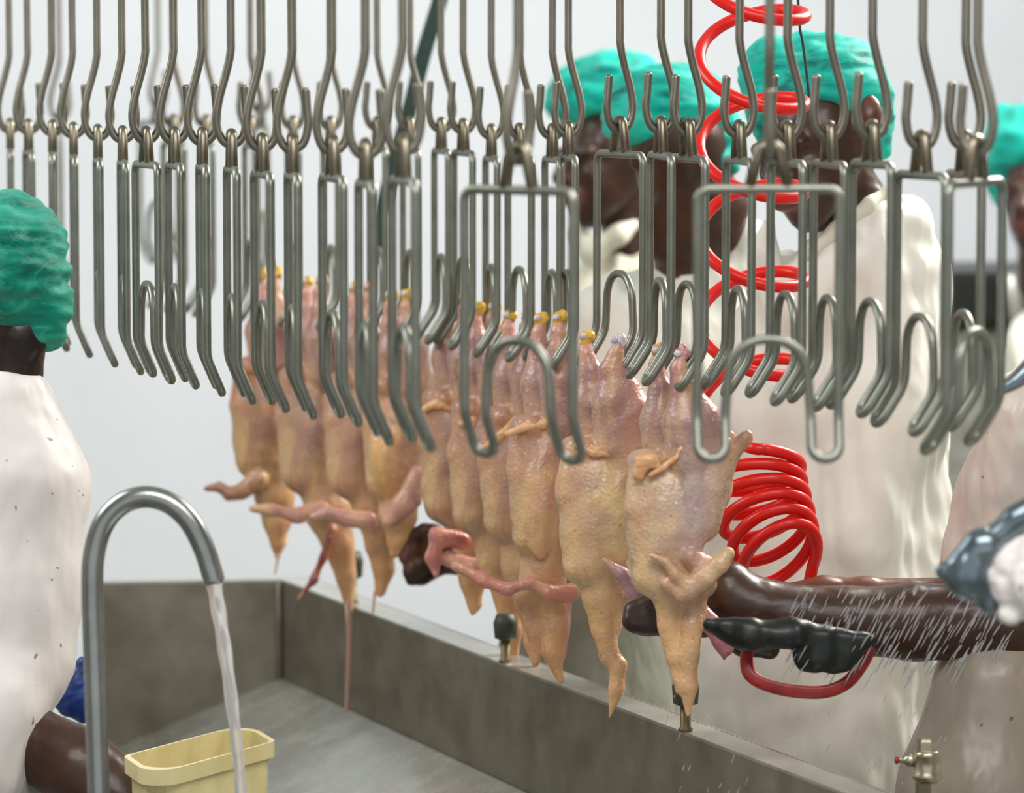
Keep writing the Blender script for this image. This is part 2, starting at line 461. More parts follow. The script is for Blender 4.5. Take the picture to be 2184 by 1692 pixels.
def solid(prims, vox, k, kc=None):
    """prims: ('c', p0, p1, r0, r1, col) rounded cone; ('e', centre, radii, col[, rotation3x3]) ellipsoid;
    ('-e', centre, radii) carved. Returns verts, faces, colours in the same space."""
    pos = [p for p in prims if p[0] != '-e']
    lo = np.full(3, 1e9); hi = np.full(3, -1e9)
    bb = []
    for p in prims:
        if p[0] == 'c':
            a, b = np.array(p[1], float), np.array(p[2], float); r = max(p[3], p[4])
            l, h = np.minimum(a, b) - r, np.maximum(a, b) + r
        else:
            c = np.array(p[1], float); r = max(p[2]); l, h = c - r, c + r
        bb.append((l, h))
        if p[0] != '-e': lo = np.minimum(lo, l); hi = np.maximum(hi, h)
    pad = vox * 3 + k
    lo -= pad; hi += pad
    n = np.ceil((hi - lo) / vox).astype(int) + 1
    acc = np.full(n, 1e-30, dtype=np.float64)
    axs = [lo[i] + np.arange(n[i]) * vox for i in range(3)]
    def dist(p, X, Y, Z):
        if p[0] == 'c':
            a, b = np.array(p[1], float), np.array(p[2], float); ab = b - a; L2 = max(ab @ ab, 1e-9)
            t = np.clip(((X - a[0]) * ab[0] + (Y - a[1]) * ab[1] + (Z - a[2]) * ab[2]) / L2, 0, 1)
            return np.sqrt((X - a[0] - t * ab[0]) ** 2 + (Y - a[1] - t * ab[1]) ** 2 + (Z - a[2] - t * ab[2]) ** 2) - (p[3] + (p[4] - p[3]) * t)
        c, r = np.array(p[1], float), np.array(p[2], float)
        dx, dy, dz = X - c[0], Y - c[1], Z - c[2]
        R = p[4] if len(p) > 4 and p[4] is not None else None
        if R is not None:
            dx, dy, dz = (R[i][0] * dx + R[i][1] * dy + R[i][2] * dz for i in range(3))
        k0 = np.sqrt((dx / r[0]) ** 2 + (dy / r[1]) ** 2 + (dz / r[2]) ** 2)
        k1 = np.sqrt((dx / r[0] ** 2) ** 2 + (dy / r[1] ** 2) ** 2 + (dz / r[2] ** 2) ** 2)
        return k0 * (k0 - 1) / np.maximum(k1, 1e-9)
    m = 8 * k + 2 * vox
    for p, (l, h) in zip(prims, bb):
        i0 = np.maximum(((l - m - lo) / vox).astype(int), 0); i1 = np.minimum(((h + m - lo) / vox).astype(int) + 2, n)
        if (i1 <= i0).any() or p[0] == '-e': continue
        sl = tuple(slice(i0[i], i1[i]) for i in range(3))
        X, Y, Z = np.meshgrid(*[axs[i][sl[i]] for i in range(3)], indexing='ij', sparse=True)
        acc[sl] += np.exp(-np.clip(dist(p, X, Y, Z), -30 * k, 60 * k) / k)
    Fd = -k * np.log(acc)
    for p, (l, h) in zip(prims, bb):
        if p[0] != '-e': continue
        X, Y, Z = np.meshgrid(*axs, indexing='ij', sparse=True)
        d = -dist(('e',) + tuple(p[1:3]) + (None,) + tuple(p[4:5]), X, Y, Z)
        hh = np.clip(0.5 + 0.5 * (d - Fd) / k, 0, 1)
        Fd = Fd * (1 - hh) + d * hh + k * hh * (1 - hh)
    S = Fd < 0
    def cr(i, j, l): return S[i:n[0] - 1 + i, j:n[1] - 1 + j, l:n[2] - 1 + l]
    anyc = np.zeros(tuple(n - 1), bool); allc = np.ones(tuple(n - 1), bool)
    for i in (0, 1):
        for j in (0, 1):
            for l in (0, 1):
                anyc |= cr(i, j, l); allc &= cr(i, j, l)
    act = anyc & ~allc
    idx = np.argwhere(act)
    ids = np.full(tuple(n - 1), -1, dtype=np.int64); ids[act] = np.arange(len(idx))
    sm = np.zeros((len(idx), 3)); ct = np.zeros(len(idx))
    for ax in range(3):
        o1, o2 = [a for a in range(3) if a != ax]
        for u in (0, 1):
            for v in (0, 1):
                off = np.zeros(3, int); off[o1] = u; off[o2] = v
                c0 = idx + off; c1 = c0.copy(); c1[:, ax] += 1
                f0 = Fd[c0[:, 0], c0[:, 1], c0[:, 2]]; f1 = Fd[c1[:, 0], c1[:, 1], c1[:, 2]]
                mk = (f0 < 0) != (f1 < 0)
                t = np.where(mk, f0 / np.where(mk, f0 - f1, 1), 0)
                pt = c0.astype(float); pt[:, ax] += t
                sm[mk] += pt[mk]; ct[mk] += 1
    V = lo + (sm / ct[:, None]) * vox
    quads = []
    for ax in range(3):
        o1, o2 = (ax + 1) % 3, (ax + 2) % 3
        sl0 = [slice(0, n[0]), slice(0, n[1]), slice(0, n[2])]; sl1 = list(sl0)
        sl0[ax] = slice(0, n[ax] - 1); sl1[ax] = slice(1, n[ax])
        A, B = S[tuple(sl0)], S[tuple(sl1)]
        e = np.argwhere(A != B)
        e = e[(e[:, o1] > 0) & (e[:, o2] > 0) & (e[:, o1] < n[o1] - 1) & (e[:, o2] < n[o2] - 1)]
        ins = A[e[:, 0], e[:, 1], e[:, 2]]
        def g(d1, d2):
            q = e.copy(); q[:, o1] += d1; q[:, o2] += d2
            return ids[q[:, 0], q[:, 1], q[:, 2]]
        q = np.stack([g(-1, -1), g(0, -1), g(0, 0), g(-1, 0)], 1)
        q[~ins] = q[~ins][:, ::-1]
        quads.append(q)
    Q = np.concatenate(quads); Q = Q[(Q >= 0).all(1)]
    kc = kc or k * 1.5
    cw = np.zeros((len(V), 3)); ws = np.zeros(len(V)) + 1e-12
    for p in pos:
        col = p[5] if p[0] == 'c' else p[3]
        if col is None: continue
        w = np.exp(-np.clip(dist(p, V[:, 0], V[:, 1], V[:, 2]), -20 * kc, 60 * kc) / kc)
        cw += w[:, None] * col; ws += w
    return V, Q, cw / ws[:, None]

def normals(V, Q):
    n = np.cross(V[Q[:, 2]] - V[Q[:, 0]], V[Q[:, 3]] - V[Q[:, 1]])
    vn = np.zeros_like(V)
    for i in range(4): np.add.at(vn, Q[:, i], n)
    return vn / (np.linalg.norm(vn, axis=1)[:, None] + 1e-12)

def wob(V, lam, seed, s=(1, 1, 1)):
    """smooth wrinkle field from sums of waves, about -1..1"""
    r = np.random.RandomState(seed); out = np.zeros(len(V)); X = V * np.array(s)
    for o in range(3):
        for _ in range(4):
            d = r.normal(size=3); d /= np.linalg.norm(d); ph = r.uniform(0, 6.28)
            d2 = r.normal(size=3); d2 /= np.linalg.norm(d2)
            out += np.sin((X @ d) * 6.283 / (lam / 1.9 ** o) + ph + 1.6 * np.sin((X @ d2) * 6.283 / (lam * 1.3) + ph)) * 0.5 ** o
    return out / 3.2

def pix_mesh(name, prims, D, vox, k, mat, parent=None, disp=None, kc=None, center=(1092, 846)):
    """solid in picture pixels (x right, y down, z away) at distance D, carried into the room at true scale"""
    V, Q, cols = solid(prims, vox, k, kc)
    if disp is not None:
        V = V + normals(V, Q) * disp(V)[:, None]
    s = D / F
    o = P(center[0], center[1], D)
    A = np.array([RT * s, DN * s, FW * s])
    Wv = (V - np.array([center[0], center[1], 0])) @ A + np.array(o)
    return mesh_obj(name, Wv, Q, mat, parent, cols=cols, origin=None if parent is not None else tuple(Wv.mean(0)))

def pp(x, y, z, D):
    """a point given like pix_mesh's own coordinates"""
    s = D / F
    return P(1092, 846, D) + RT * ((x - 1092) * s) + DN * ((y - 846) * s) + FW * (z * s)

def chain(pts, col):
    """pts: (x, y, z, r) ... -> rounded cones"""
    return [('c', a[:3], b[:3], a[3], b[3], col) for a, b in zip(pts, pts[1:])]

# ------------------------------------------------------------------ the room
def struct(name, mb, mat, smooth=False):
    o = mb.build(name, mat, smooth=smooth); o['kind'] = 'structure'; return o
YB = 10.2
struct('floor', MB().box((0, 4.6, -0.05), (9, 12.0, 0.1)), M['floor'])
struct('wall_back', MB().box((0, YB + 0.1, 1.75), (9, 0.2, 3.5)), M['wall'])
struct('wall_left', MB().box((-4.4, 4.6, 1.75), (0.2, 11.2, 3.5)), M['wall_side'])
struct('wall_right', MB().box((4.4, 4.6, 1.75), (0.2, 11.2, 3.5)), M['wall_side'])
struct('ceiling', MB().box((0, 4.6, 3.55), (9, 12.0, 0.1)), M['ceiling'])

# ------------------------------------------------------------------ overhead conveyor: hooks and shackles
SH_W, SH_H = 0.079, 0.300
def shackle_path(w):
    s = SH_W
    half = [(0, 0, 0), (s, 0, 0), (s, 0, -0.252), (s, w, -SH_H), (s - 0.031, w, -SH_H), (s - 0.031, 0, -0.252), (0.041, 0, -0.168)]
    rr = [0, 0.014, 0.05, 0.015, 0.015, 0.05, 0.041]
    other = [(-p[0], p[1], p[2]) for p in half[1:]][::-1]
    return fillet(half + other, rr + rr[1:][::-1], 7, closed=True)
EYE = fillet([(0.021, 0, 0.004), (0.009, 0, 0.048), (-0.009, 0, 0.048), (-0.021, 0, 0.004)], [0, 0.009, 0.009, 0], 6)
HOOK = catmull([(0, 0.017, 0.077), (0, 0.0185, 0.055), (0, 0.020, 0.032), (0, 0.014, 0.009), (0, 0.0, 0.0), (0, -0.013, 0.008), (0, -0.0195, 0.032), (0, -0.016, 0.060),
                (0, -0.006, 0.096), (0, -0.0005, 0.122), (0, 0, 0.15), (0, 0, 0.30)], 6)
def wire_mesh(name, vf, mat):
    me = bpy.data.meshes.new(name); me.from_pydata([tuple(v) for v in vf[0]], [], vf[1])
    me.polygons.foreach_set('use_smooth', [True] * len(me.polygons)); me.materials.append(mat); me.update(); return me
ME_FRAME = {w: wire_mesh('shackle_frame', sweep(shackle_path(w), 0.0056, 12, closed=True), M['steel']) for w in (0.020, 0.031)}
ME_EYE = wire_mesh('shackle_eye', sweep(EYE, 0.0068, 12), M['eye_steel'])
RAILZ = 2.22
hooks_top = {}
def hang(px, top, D, wpx, side, near, row, lab_s, lab_h, tip=1.0, tilt=0.0):
    """side: +1 feet bend to the right of the picture, -1 to the left; near: which rod is nearer"""
    full = SH_W * 2 / D * F
    th = math.acos(max(-1, min(1, wpx / full)))
    u = Vector((math.cos(th), -math.sin(th) * near, 0))
    w = Vector((math.sin(th), math.cos(th) * near, 0)) * side
    if abs(w.x) < 0.15: w = Vector((0, 1, 0)) * (1 if w.y >= 0 else -1)
    # keep a right-handed frame (u, w, z)
    if u.cross(w).z < 0: u = -u
    R = Matrix((u, w, Vector((0, 0, 1)))).transposed().to_4x4()
    loc = P(px, top, D)
    t = bpy.data.objects.new('shackle', None); COL.objects.link(t); t.empty_display_size = 0.03
    t.matrix_world = Matrix.Translation(loc) @ R @ Matrix.Rotation(tilt, 4, 'Y')
    tag(t, lab_s, 'shackle', row[0])
    for nm, me in (('wire_frame', ME_FRAME[0.020 if side > 0 else 0.031]), ('eye', ME_EYE)):
        c = bpy.data.objects.new(nm, me); COL.objects.link(c); c.parent = t
    hz = loc + Vector((0, 0, 0.0325))
    path = [Vector(p) for p in HOOK]
    top_l = RAILZ - hz.z
    path[-1] = Vector((0, 0, top_l))
    lean = random.uniform(-0.02, 0.02)
    MR = R.to_3x3()
    vf = sweep(path, 0.0056, 12)
    V = [hz + MR @ (v + Vector((0, lean * max(0, v.z - 0.14) * 0.3, 0))) for v in vf[0]]
    h = mesh_obj('conveyor_hook', V, vf[1], M['hook_steel'], origin=tuple(hz))
    tag(h, lab_h, 'hook', row[1])
    hooks_top.setdefault(row[2], []).append(hz + Vector((0, 0, top_l)))
    return t

NEAR = ('shackles of the near run', 'hooks of the near run', 'near')
FAR = ('shackles of the far run', 'hooks of the far run', 'far')
BACK = ('blurred shackles in the back', 'blurred hooks in the back', 'back')
ORD = ['first', 'second', 'third', 'fourth', 'fifth', 'sixth', 'seventh', 'eighth', 'ninth', 'tenth', 'eleventh', 'twelfth', 'thirteenth', 'fourteenth', 'fifteenth', 'sixteenth', 'seventeenth', 'eighteenth', 'nineteenth', 'twentieth', 'twenty-first', 'twenty-second']
left = [(22, 322, 396, 28), (61, 325, 405, 40), (112, 329, 417, 22), (157, 335, 424, 30), (209, 342, 437, 32), (262, 347, 448, 35), (312, 351, 464, 70), (372, 353, 472, 48), (432, 356, 484, 35),
        (494, 362, 495, 40), (559, 372, 503, 52), (624, 375, 514, 35), (709, 380, 525, 58), (780, 392, 553, 42), (860, 386, 572, 58)]
for i, (px, top, s, w) in enumerate(left):
    hang(px, top, 2500 / s, w, 1, 1, NEAR,
         'empty steel shackle, %s from the left in the near run' % ORD[i],
         'steel hook, %s from the left in the near run' % ORD[i])
hang(1105, 406, 4.27, 232, 1, 1, NEAR, 'blurred wide empty shackle in front of the yellow shank stumps', 'blurred thin hook holding the wide shackle before the yellow shank stumps')
hang(1640, 403, 4.27, 303, 1, -1, NEAR, 'blurred wide empty shackle in front of the red coil hose', 'blurred thin hook hanging in front of the tallest teal hair net')
far = [(370, 306, 7.0, 60, 0), (440, 308, 6.85, 40, 0), (535, 311, 6.7, 40, 0), (625, 313, 6.58, 35, 0), (705, 315, 6.48, 40, 0), (805, 317, 6.38, 40, 0), (875, 319, 6.28, 38, 0),
       (941, 322, 6.12, 34, 1), (988, 326, 6.0, 42, 1), (1048, 338, 5.95, 26, 1), (1108, 338, 5.82, 50, 1), (1178, 340, 5.70, 30, 1), (1212, 336, 5.60, 26, 1), (1322, 329, 5.40, 92, 1),
       (1409, 332, 5.15, 36, 1), (1467, 338, 5.12, 62, 1), (1576, 343, 5.02, 40, 1), (1678, 347, 4.88, 50, 1), (1768, 350, 4.80, 44, 1), (1859, 350, 4.68, 58, 1), (1965, 374, 4.55, 74, 1)]
for i, (px, top, D, w, f) in enumerate(far):
    if px > 1500:
        ls = 'empty shackle with feet bent left, %s of the row right of the last bird' % ORD[i - 16]
        lh = 'steel hook, %s of the row right of the last bird' % ORD[i - 16]
    elif f:
        ls = 'steel shackle over the hanging birds, %s from the left of the clearly seen far ones' % ORD[i - 7]
        lh = 'steel hook over the hanging birds, %s from the left of the clearly seen far ones' % ORD[i - 7]
    else:
        ls = 'thin steel shackle glimpsed behind the near run, %s from its far left end' % ORD[i]
        lh = 'thin steel hook glimpsed behind the near run, %s from its far left end' % ORD[i]
    hang(px, top, D, w, -1, 1, FAR, ls, lh)
hang(2057, 372, 4.62, 40, -1, 1, FAR, 'narrow steel shackle just behind the rightmost wide one', 'steel hook just behind the rightmost hook')
hang(2082, 389, 4.32, 146, -1, -1, NEAR, 'rightmost wide blurred shackle by the edge of the picture', 'rightmost thick blurred hook by the edge of the picture')
for px, top, D, w, ls, lh in ((128, 288, 8.0, 20, 'faint far shackle behind the third near hook', 'faint far hook behind the third near hook'),
                              (338, 262, 8.2, 92, 'faint far wide shackle with its loops showing behind the near rods', 'faint far hook over the far wide shackle'),
                              (556, 272, 7.6, 40, 'faint far shackle whose loop hangs over the leftmost birds', 'faint far hook over the leftmost birds')):
    hang(px, top, D, w, 1, 1, BACK, ls, lh)

# overhead rails that carry the hooks (above the frame)
def rail(pts, label):
    pts = [Vector(p) for p in pts]
    for p in pts: p.z = RAILZ + 0.012
    mb = MB().tube(catmull(pts, 6), 0.016, 10)
    for p in (pts[0], pts[len(pts) // 2], pts[-1]): mb.tube([p, Vector((p.x, p.y, 3.5))], 0.012, 8)
    tag(mb.build('conveyor_rail', M['pipe_steel'], origin=tuple(pts[0])), label, 'conveyor rail')
near = hooks_top['near']; fr = hooks_top['far']
rail(near[:17] + [near[17]] + fr[::-1] if False else near[:17] + [near[17]], 'overhead rail carrying the near run of hooks')
rail(fr, 'overhead rail carrying the far run of hooks')
rail(sorted(hooks_top['back'], key=lambda v: v.x), 'overhead rail of the faint hooks at the back')

# ------------------------------------------------------------------ trough
RZ = 0.90; FZ = 0.712
K = Pz(600, 1241, RZ); Rr = Pz(1780, 1690, RZ); Ll = Pz(215, 1247, RZ)
dr = (Rr - K).normalized(); R2 = K + dr * 3.4
L2 = Pz(205, 1247, RZ)
# the basin floor falls towards the left: plane through three points seen on the foot of the walls
Kb = Pz(600, 1455, RZ - 0.18); Kb = Vector((K.x, K.y, RZ - 0.18))
Lb = Py(230, 1612, L2.y); Rb = Pz(1090, 1692, RZ - 0.188)
fn = (Lb - Kb).cross(Rb - Kb).normalized()
def onfloor(p): return Vector((p.x, p.y, Kb.z - (fn.x * (p.x - Kb.x) + fn.y * (p.y - Kb.y)) / fn.z))
L3 = Pz(186, 165 + (CAMZ - RZ) * F / 3.5, RZ); L3.z = 0.68
R2b, L2b, L3b = onfloor(R2), onfloor(L2), onfloor(L3)
tr = empty('wash_trough', (K.x, K.y, 0), 'large grey stainless steel trough under the hanging birds', 'trough')
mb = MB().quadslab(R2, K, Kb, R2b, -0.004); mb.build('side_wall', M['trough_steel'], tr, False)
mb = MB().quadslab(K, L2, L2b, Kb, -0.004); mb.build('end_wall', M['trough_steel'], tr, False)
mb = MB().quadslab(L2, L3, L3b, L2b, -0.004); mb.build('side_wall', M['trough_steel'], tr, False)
# floor, slightly wet
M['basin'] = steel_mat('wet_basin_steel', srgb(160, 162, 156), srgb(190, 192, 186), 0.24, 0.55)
mb = MB().quadslab(R2b, Kb, L2b, L3b, 0.006); mb.build('basin_floor', M['basin'], tr, False)
nr = Vector((-dr.y, dr.x, 0)); nr = nr if nr.x > 0 else -nr
ne = Vector((0, 1, 0))
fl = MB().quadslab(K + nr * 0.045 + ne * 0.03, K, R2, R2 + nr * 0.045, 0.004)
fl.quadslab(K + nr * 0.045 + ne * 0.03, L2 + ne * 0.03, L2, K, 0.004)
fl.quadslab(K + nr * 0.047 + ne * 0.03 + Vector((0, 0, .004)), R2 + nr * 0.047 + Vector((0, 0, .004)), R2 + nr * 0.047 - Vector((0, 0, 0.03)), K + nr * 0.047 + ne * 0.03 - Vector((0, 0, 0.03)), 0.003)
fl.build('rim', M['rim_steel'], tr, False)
mb = MB().tube([K + Vector((-.004, -.006, -.003)), Kb + Vector((-.004, -.006, 0.003))], 0.006, 8); mb.build('corner_seam', M['trough_steel'], tr)
for q in (K + dr * 0.12 - nr * 0.05, R2 - dr * 0.1 - nr * 0.05, L2 + Vector((0.06, -0.1, 0)), L3 + Vector((0.06, 0.1, 0))):
    MB().box((q.x, q.y, onfloor(q).z / 2 - 0.004), (0.05, 0.05, onfloor(q).z - 0.008)).build('leg', M['pipe_steel'], tr, False)

M['stem'] = simple('tarnished_brass', srgb(96, 84, 52), srgb(120, 104, 70), 0.4, 0.4)
# clamp pegs on the rim
def peg(px, py, hpx, lab):
    b = Pz(px, py, RZ + 0.004); s = (b - ORG).length / F
    t = empty('rim_clamp', b, lab, 'clamp', 'clamp pegs on the trough rim')
    MB().lathe(b, [(0.010, 0.0), (0.010, 0.004), (0.0075, 0.006), (0.0075, hpx * s * 0.55)], 14).build('stem', M['stem'], t)
    MB().lathe(b, [(0.008, hpx * s * 0.45), (0.017, hpx * s * 0.5), (0.019, hpx * s * 0.8), (0.014, hpx * s * 0.98), (0.005, hpx * s)], 14).build('knob', M['dark_metal'], t)
peg(752, 1286, 112, 'dark peg on the far end of the trough rim beside the leftmost necks')
peg(1078, 1413, 105, 'dark peg on the trough rim behind the orange neck tip')
peg(1462, 1560, 120, 'green-black knobbed peg on the rim behind the rightmost bird neck')

# yellow tub standing in the trough
zt = 0.873
c1, c2, c3 = Pz(268, 1612, zt), Pz(522, 1545, zt), Pz(578, 1578, zt)
ex = (c1 - c2).normalized(); c2 = c2; ey = (c3 - c2) * 1.1; c4 = c1 + ey; c3 = c2 + ey
FZ = max(onfloor(q_).z for q_ in (c1, c2, c3, c4)) + 0.001
def inset(pts, d, z):
    c = sum(pts, Vector()) / 4
    return [Vector((c.x + (p.x - c.x) * d, c.y + (p.y - c.y) * d, z)) for p in pts]
quad = [c1, c2, c3, c4]
rngs = [inset(quad, 0.86, FZ + 0.008), inset(quad, 0.95, zt - 0.022), inset(quad, 1.04, zt - 0.022), inset(quad, 1.04, zt), inset(quad, 0.96, zt), inset(quad, 0.82, FZ + 0.016)]
tub = MB()
def rounded(q, r=0.25, n=5):
    return fillet(q, 0.03, n, closed=True)
rr = [rounded(q) for q in rngs]; n = len(rr[0])
vs = [p for l in rr for p in l]; fs = []
for i in range(len(rr) - 1):
    for k in range(n): fs.append((i * n + k, i * n + (k + 1) % n, (i + 1) * n + (k + 1) % n, (i + 1) * n + k))
fs.append(tuple(range(n))); fs.append(tuple((len(rr) - 1) * n + k for k in range(n)))
tub.add((vs, fs))
tb = tub.build('plastic_tub', M['yellow'], smooth=False, origin=(c2.x, c2.y, FZ + 0.008))
tag(tb, 'pale yellow plastic tub standing inside the steel trough', 'tub')

# gooseneck tap with running water
def pxpath(pts, D): return [P(x, y, D) for x, y in pts]
DG = 4.7
gp = catmull(pxpath([(216, 1900), (211, 1700), (203, 1450), (197, 1260), (201, 1180), (222, 1115), (262, 1074), (312, 1060), (362, 1074), (404, 1112), (434, 1168), (452, 1222), (457, 1240)], DG), 8)
base = gp[0]; bz0 = onfloor(base).z
tp = empty('gooseneck_tap', (base.x, base.y, base.z), 'bent steel gooseneck pipe pouring water at the left', 'tap')
MB().tube(gp, 0.0136, 18).build('bent_pipe', M['pipe_steel'], tp)
MB().tube([base, Vector((base.x, base.y, bz0))], 0.0136, 16).tube([Vector((base.x, base.y, bz0 + 0.012)), Vector((base.x, base.y, bz0))], 0.04, 20).build('stand_pipe', M['pipe_steel'], tp)
wp = catmull(pxpath([(455, 1236), (464, 1290), (477, 1370), (492, 1480), (505, 1590), (514, 1690), (521, 1790), (526, 1880)], DG), 8)
wv, wf = sweep(wp, lambda t: 0.0098 - 0.0030 * min(1, t * 1.5) + 0.0006 * math.sin(t * 46), 16)
tag(mesh_obj('water_stream', wv, wf, M['water'], origin=tuple(wp[0])), 'clear stream of water falling from the gooseneck pipe', 'water stream')
for pts, r, D, lab, m in (([(741, 1288), (744, 1350), (742, 1430), (738, 1520)], 0.0052, 6.3, 'pinkish trickle running off the neck of a left bird', 'drip'),
                       ([(800, 1262), (797, 1290), (794, 1312)], 0.0028, 6.25, 'short trickle under the neck beside the dark peg', 'drip'),
                       ([(594, 1180), (590, 1205), (586, 1225)], 0.0025, 6.5, 'short drip under the leftmost orange neck', 'drip')):
    pt = catmull(pxpath(pts, D), 8); v, f = sweep(pt, lambda t, r=r: r * (1 - 0.35 * t), 10)
    tag(mesh_obj('water_trickle', v, f, M[m], origin=tuple(pt[0])), lab, 'trickle')

# ------------------------------------------------------------------ red coiled hose
def coil():
    pts = []; D = 5.32
    s = D / F
    th = -3.6
    while th < 2 * PI * 4 + 2.3:
        pts.append(pp(1605 + 113 * math.cos(th), 32 + 29.9 * th - 58 * math.sin(th), 95 * math.sin(th), D)); th += 0.16
    last = (1605 + 113 * math.cos(th), 32 + 29.9 * th - 58 * math.sin(th))
    # compressed lower coils
    for x, y, z in ((1490, 862, 40), (1500, 905, 70), (1560, 940, 90)): pts.append(pp(x, y, z, D))
    n = 5.32; steps = int(n * 36)
    for i in range(steps + 1):
        t = i / steps; a = -PI / 2 + 2 * PI * n * t
        rx = 108 - 34 * t; ry = 34 + 42 * t
        cx = 1603 + 75 * max(0, t - 0.1); cy = 990 + 215 * t
        pts.append(pp(cx + rx * math.cos(a), cy + ry * math.sin(a) - 0.42 * t * rx * math.cos(a), -85 * math.sin(a + PI) * 0.8 + 20, D))
    for x, y, z in ((1726, 1262, 60), (1704, 1300, 90), (1660, 1320, 110)): pts.append(pp(x, y, z, D))
    return pts
cp = catmull(coil(), 2)
v, f = sweep(cp, 0.0086, 12)
tag(mesh_obj('coiled_hose', v, f, M['red'], origin=tuple(cp[0])), 'bright red coiled air hose hanging in front of the white coats', 'hose')
# green strap, thin cord
g = catmull([P(950, -60, 6.9), P(938, 0, 6.9), P(905, 110, 6.9), P(872, 240, 6.9), P(838, 360, 6.9), P(812, 470, 6.9), P(800, 560, 6.9)], 6)
gt = g[0] + Vector((0.15, 0, 0.55))
v, f = sweep([gt] + g, 0.0145, 12, flat=(Vector((0, 1, 0)), 0.3))
tag(mesh_obj('green_strap', v, f, M['green'], origin=tuple(g[0])), 'dark green strap slanting down behind the hooks', 'strap')
cpth = catmull([P(1690, -300, 5.45), P(1703, 20, 5.45), P(1712, 90, 5.45), P(1722, 170, 5.45), P(1731, 262, 5.45)], 5)
v, f = sweep(cpth, 0.0020, 8)
tag(mesh_obj('thin_cord', v, f, M['cord'], origin=tuple(cpth[0])), 'thin dark cord hanging before the tallest teal hair net', 'cord')

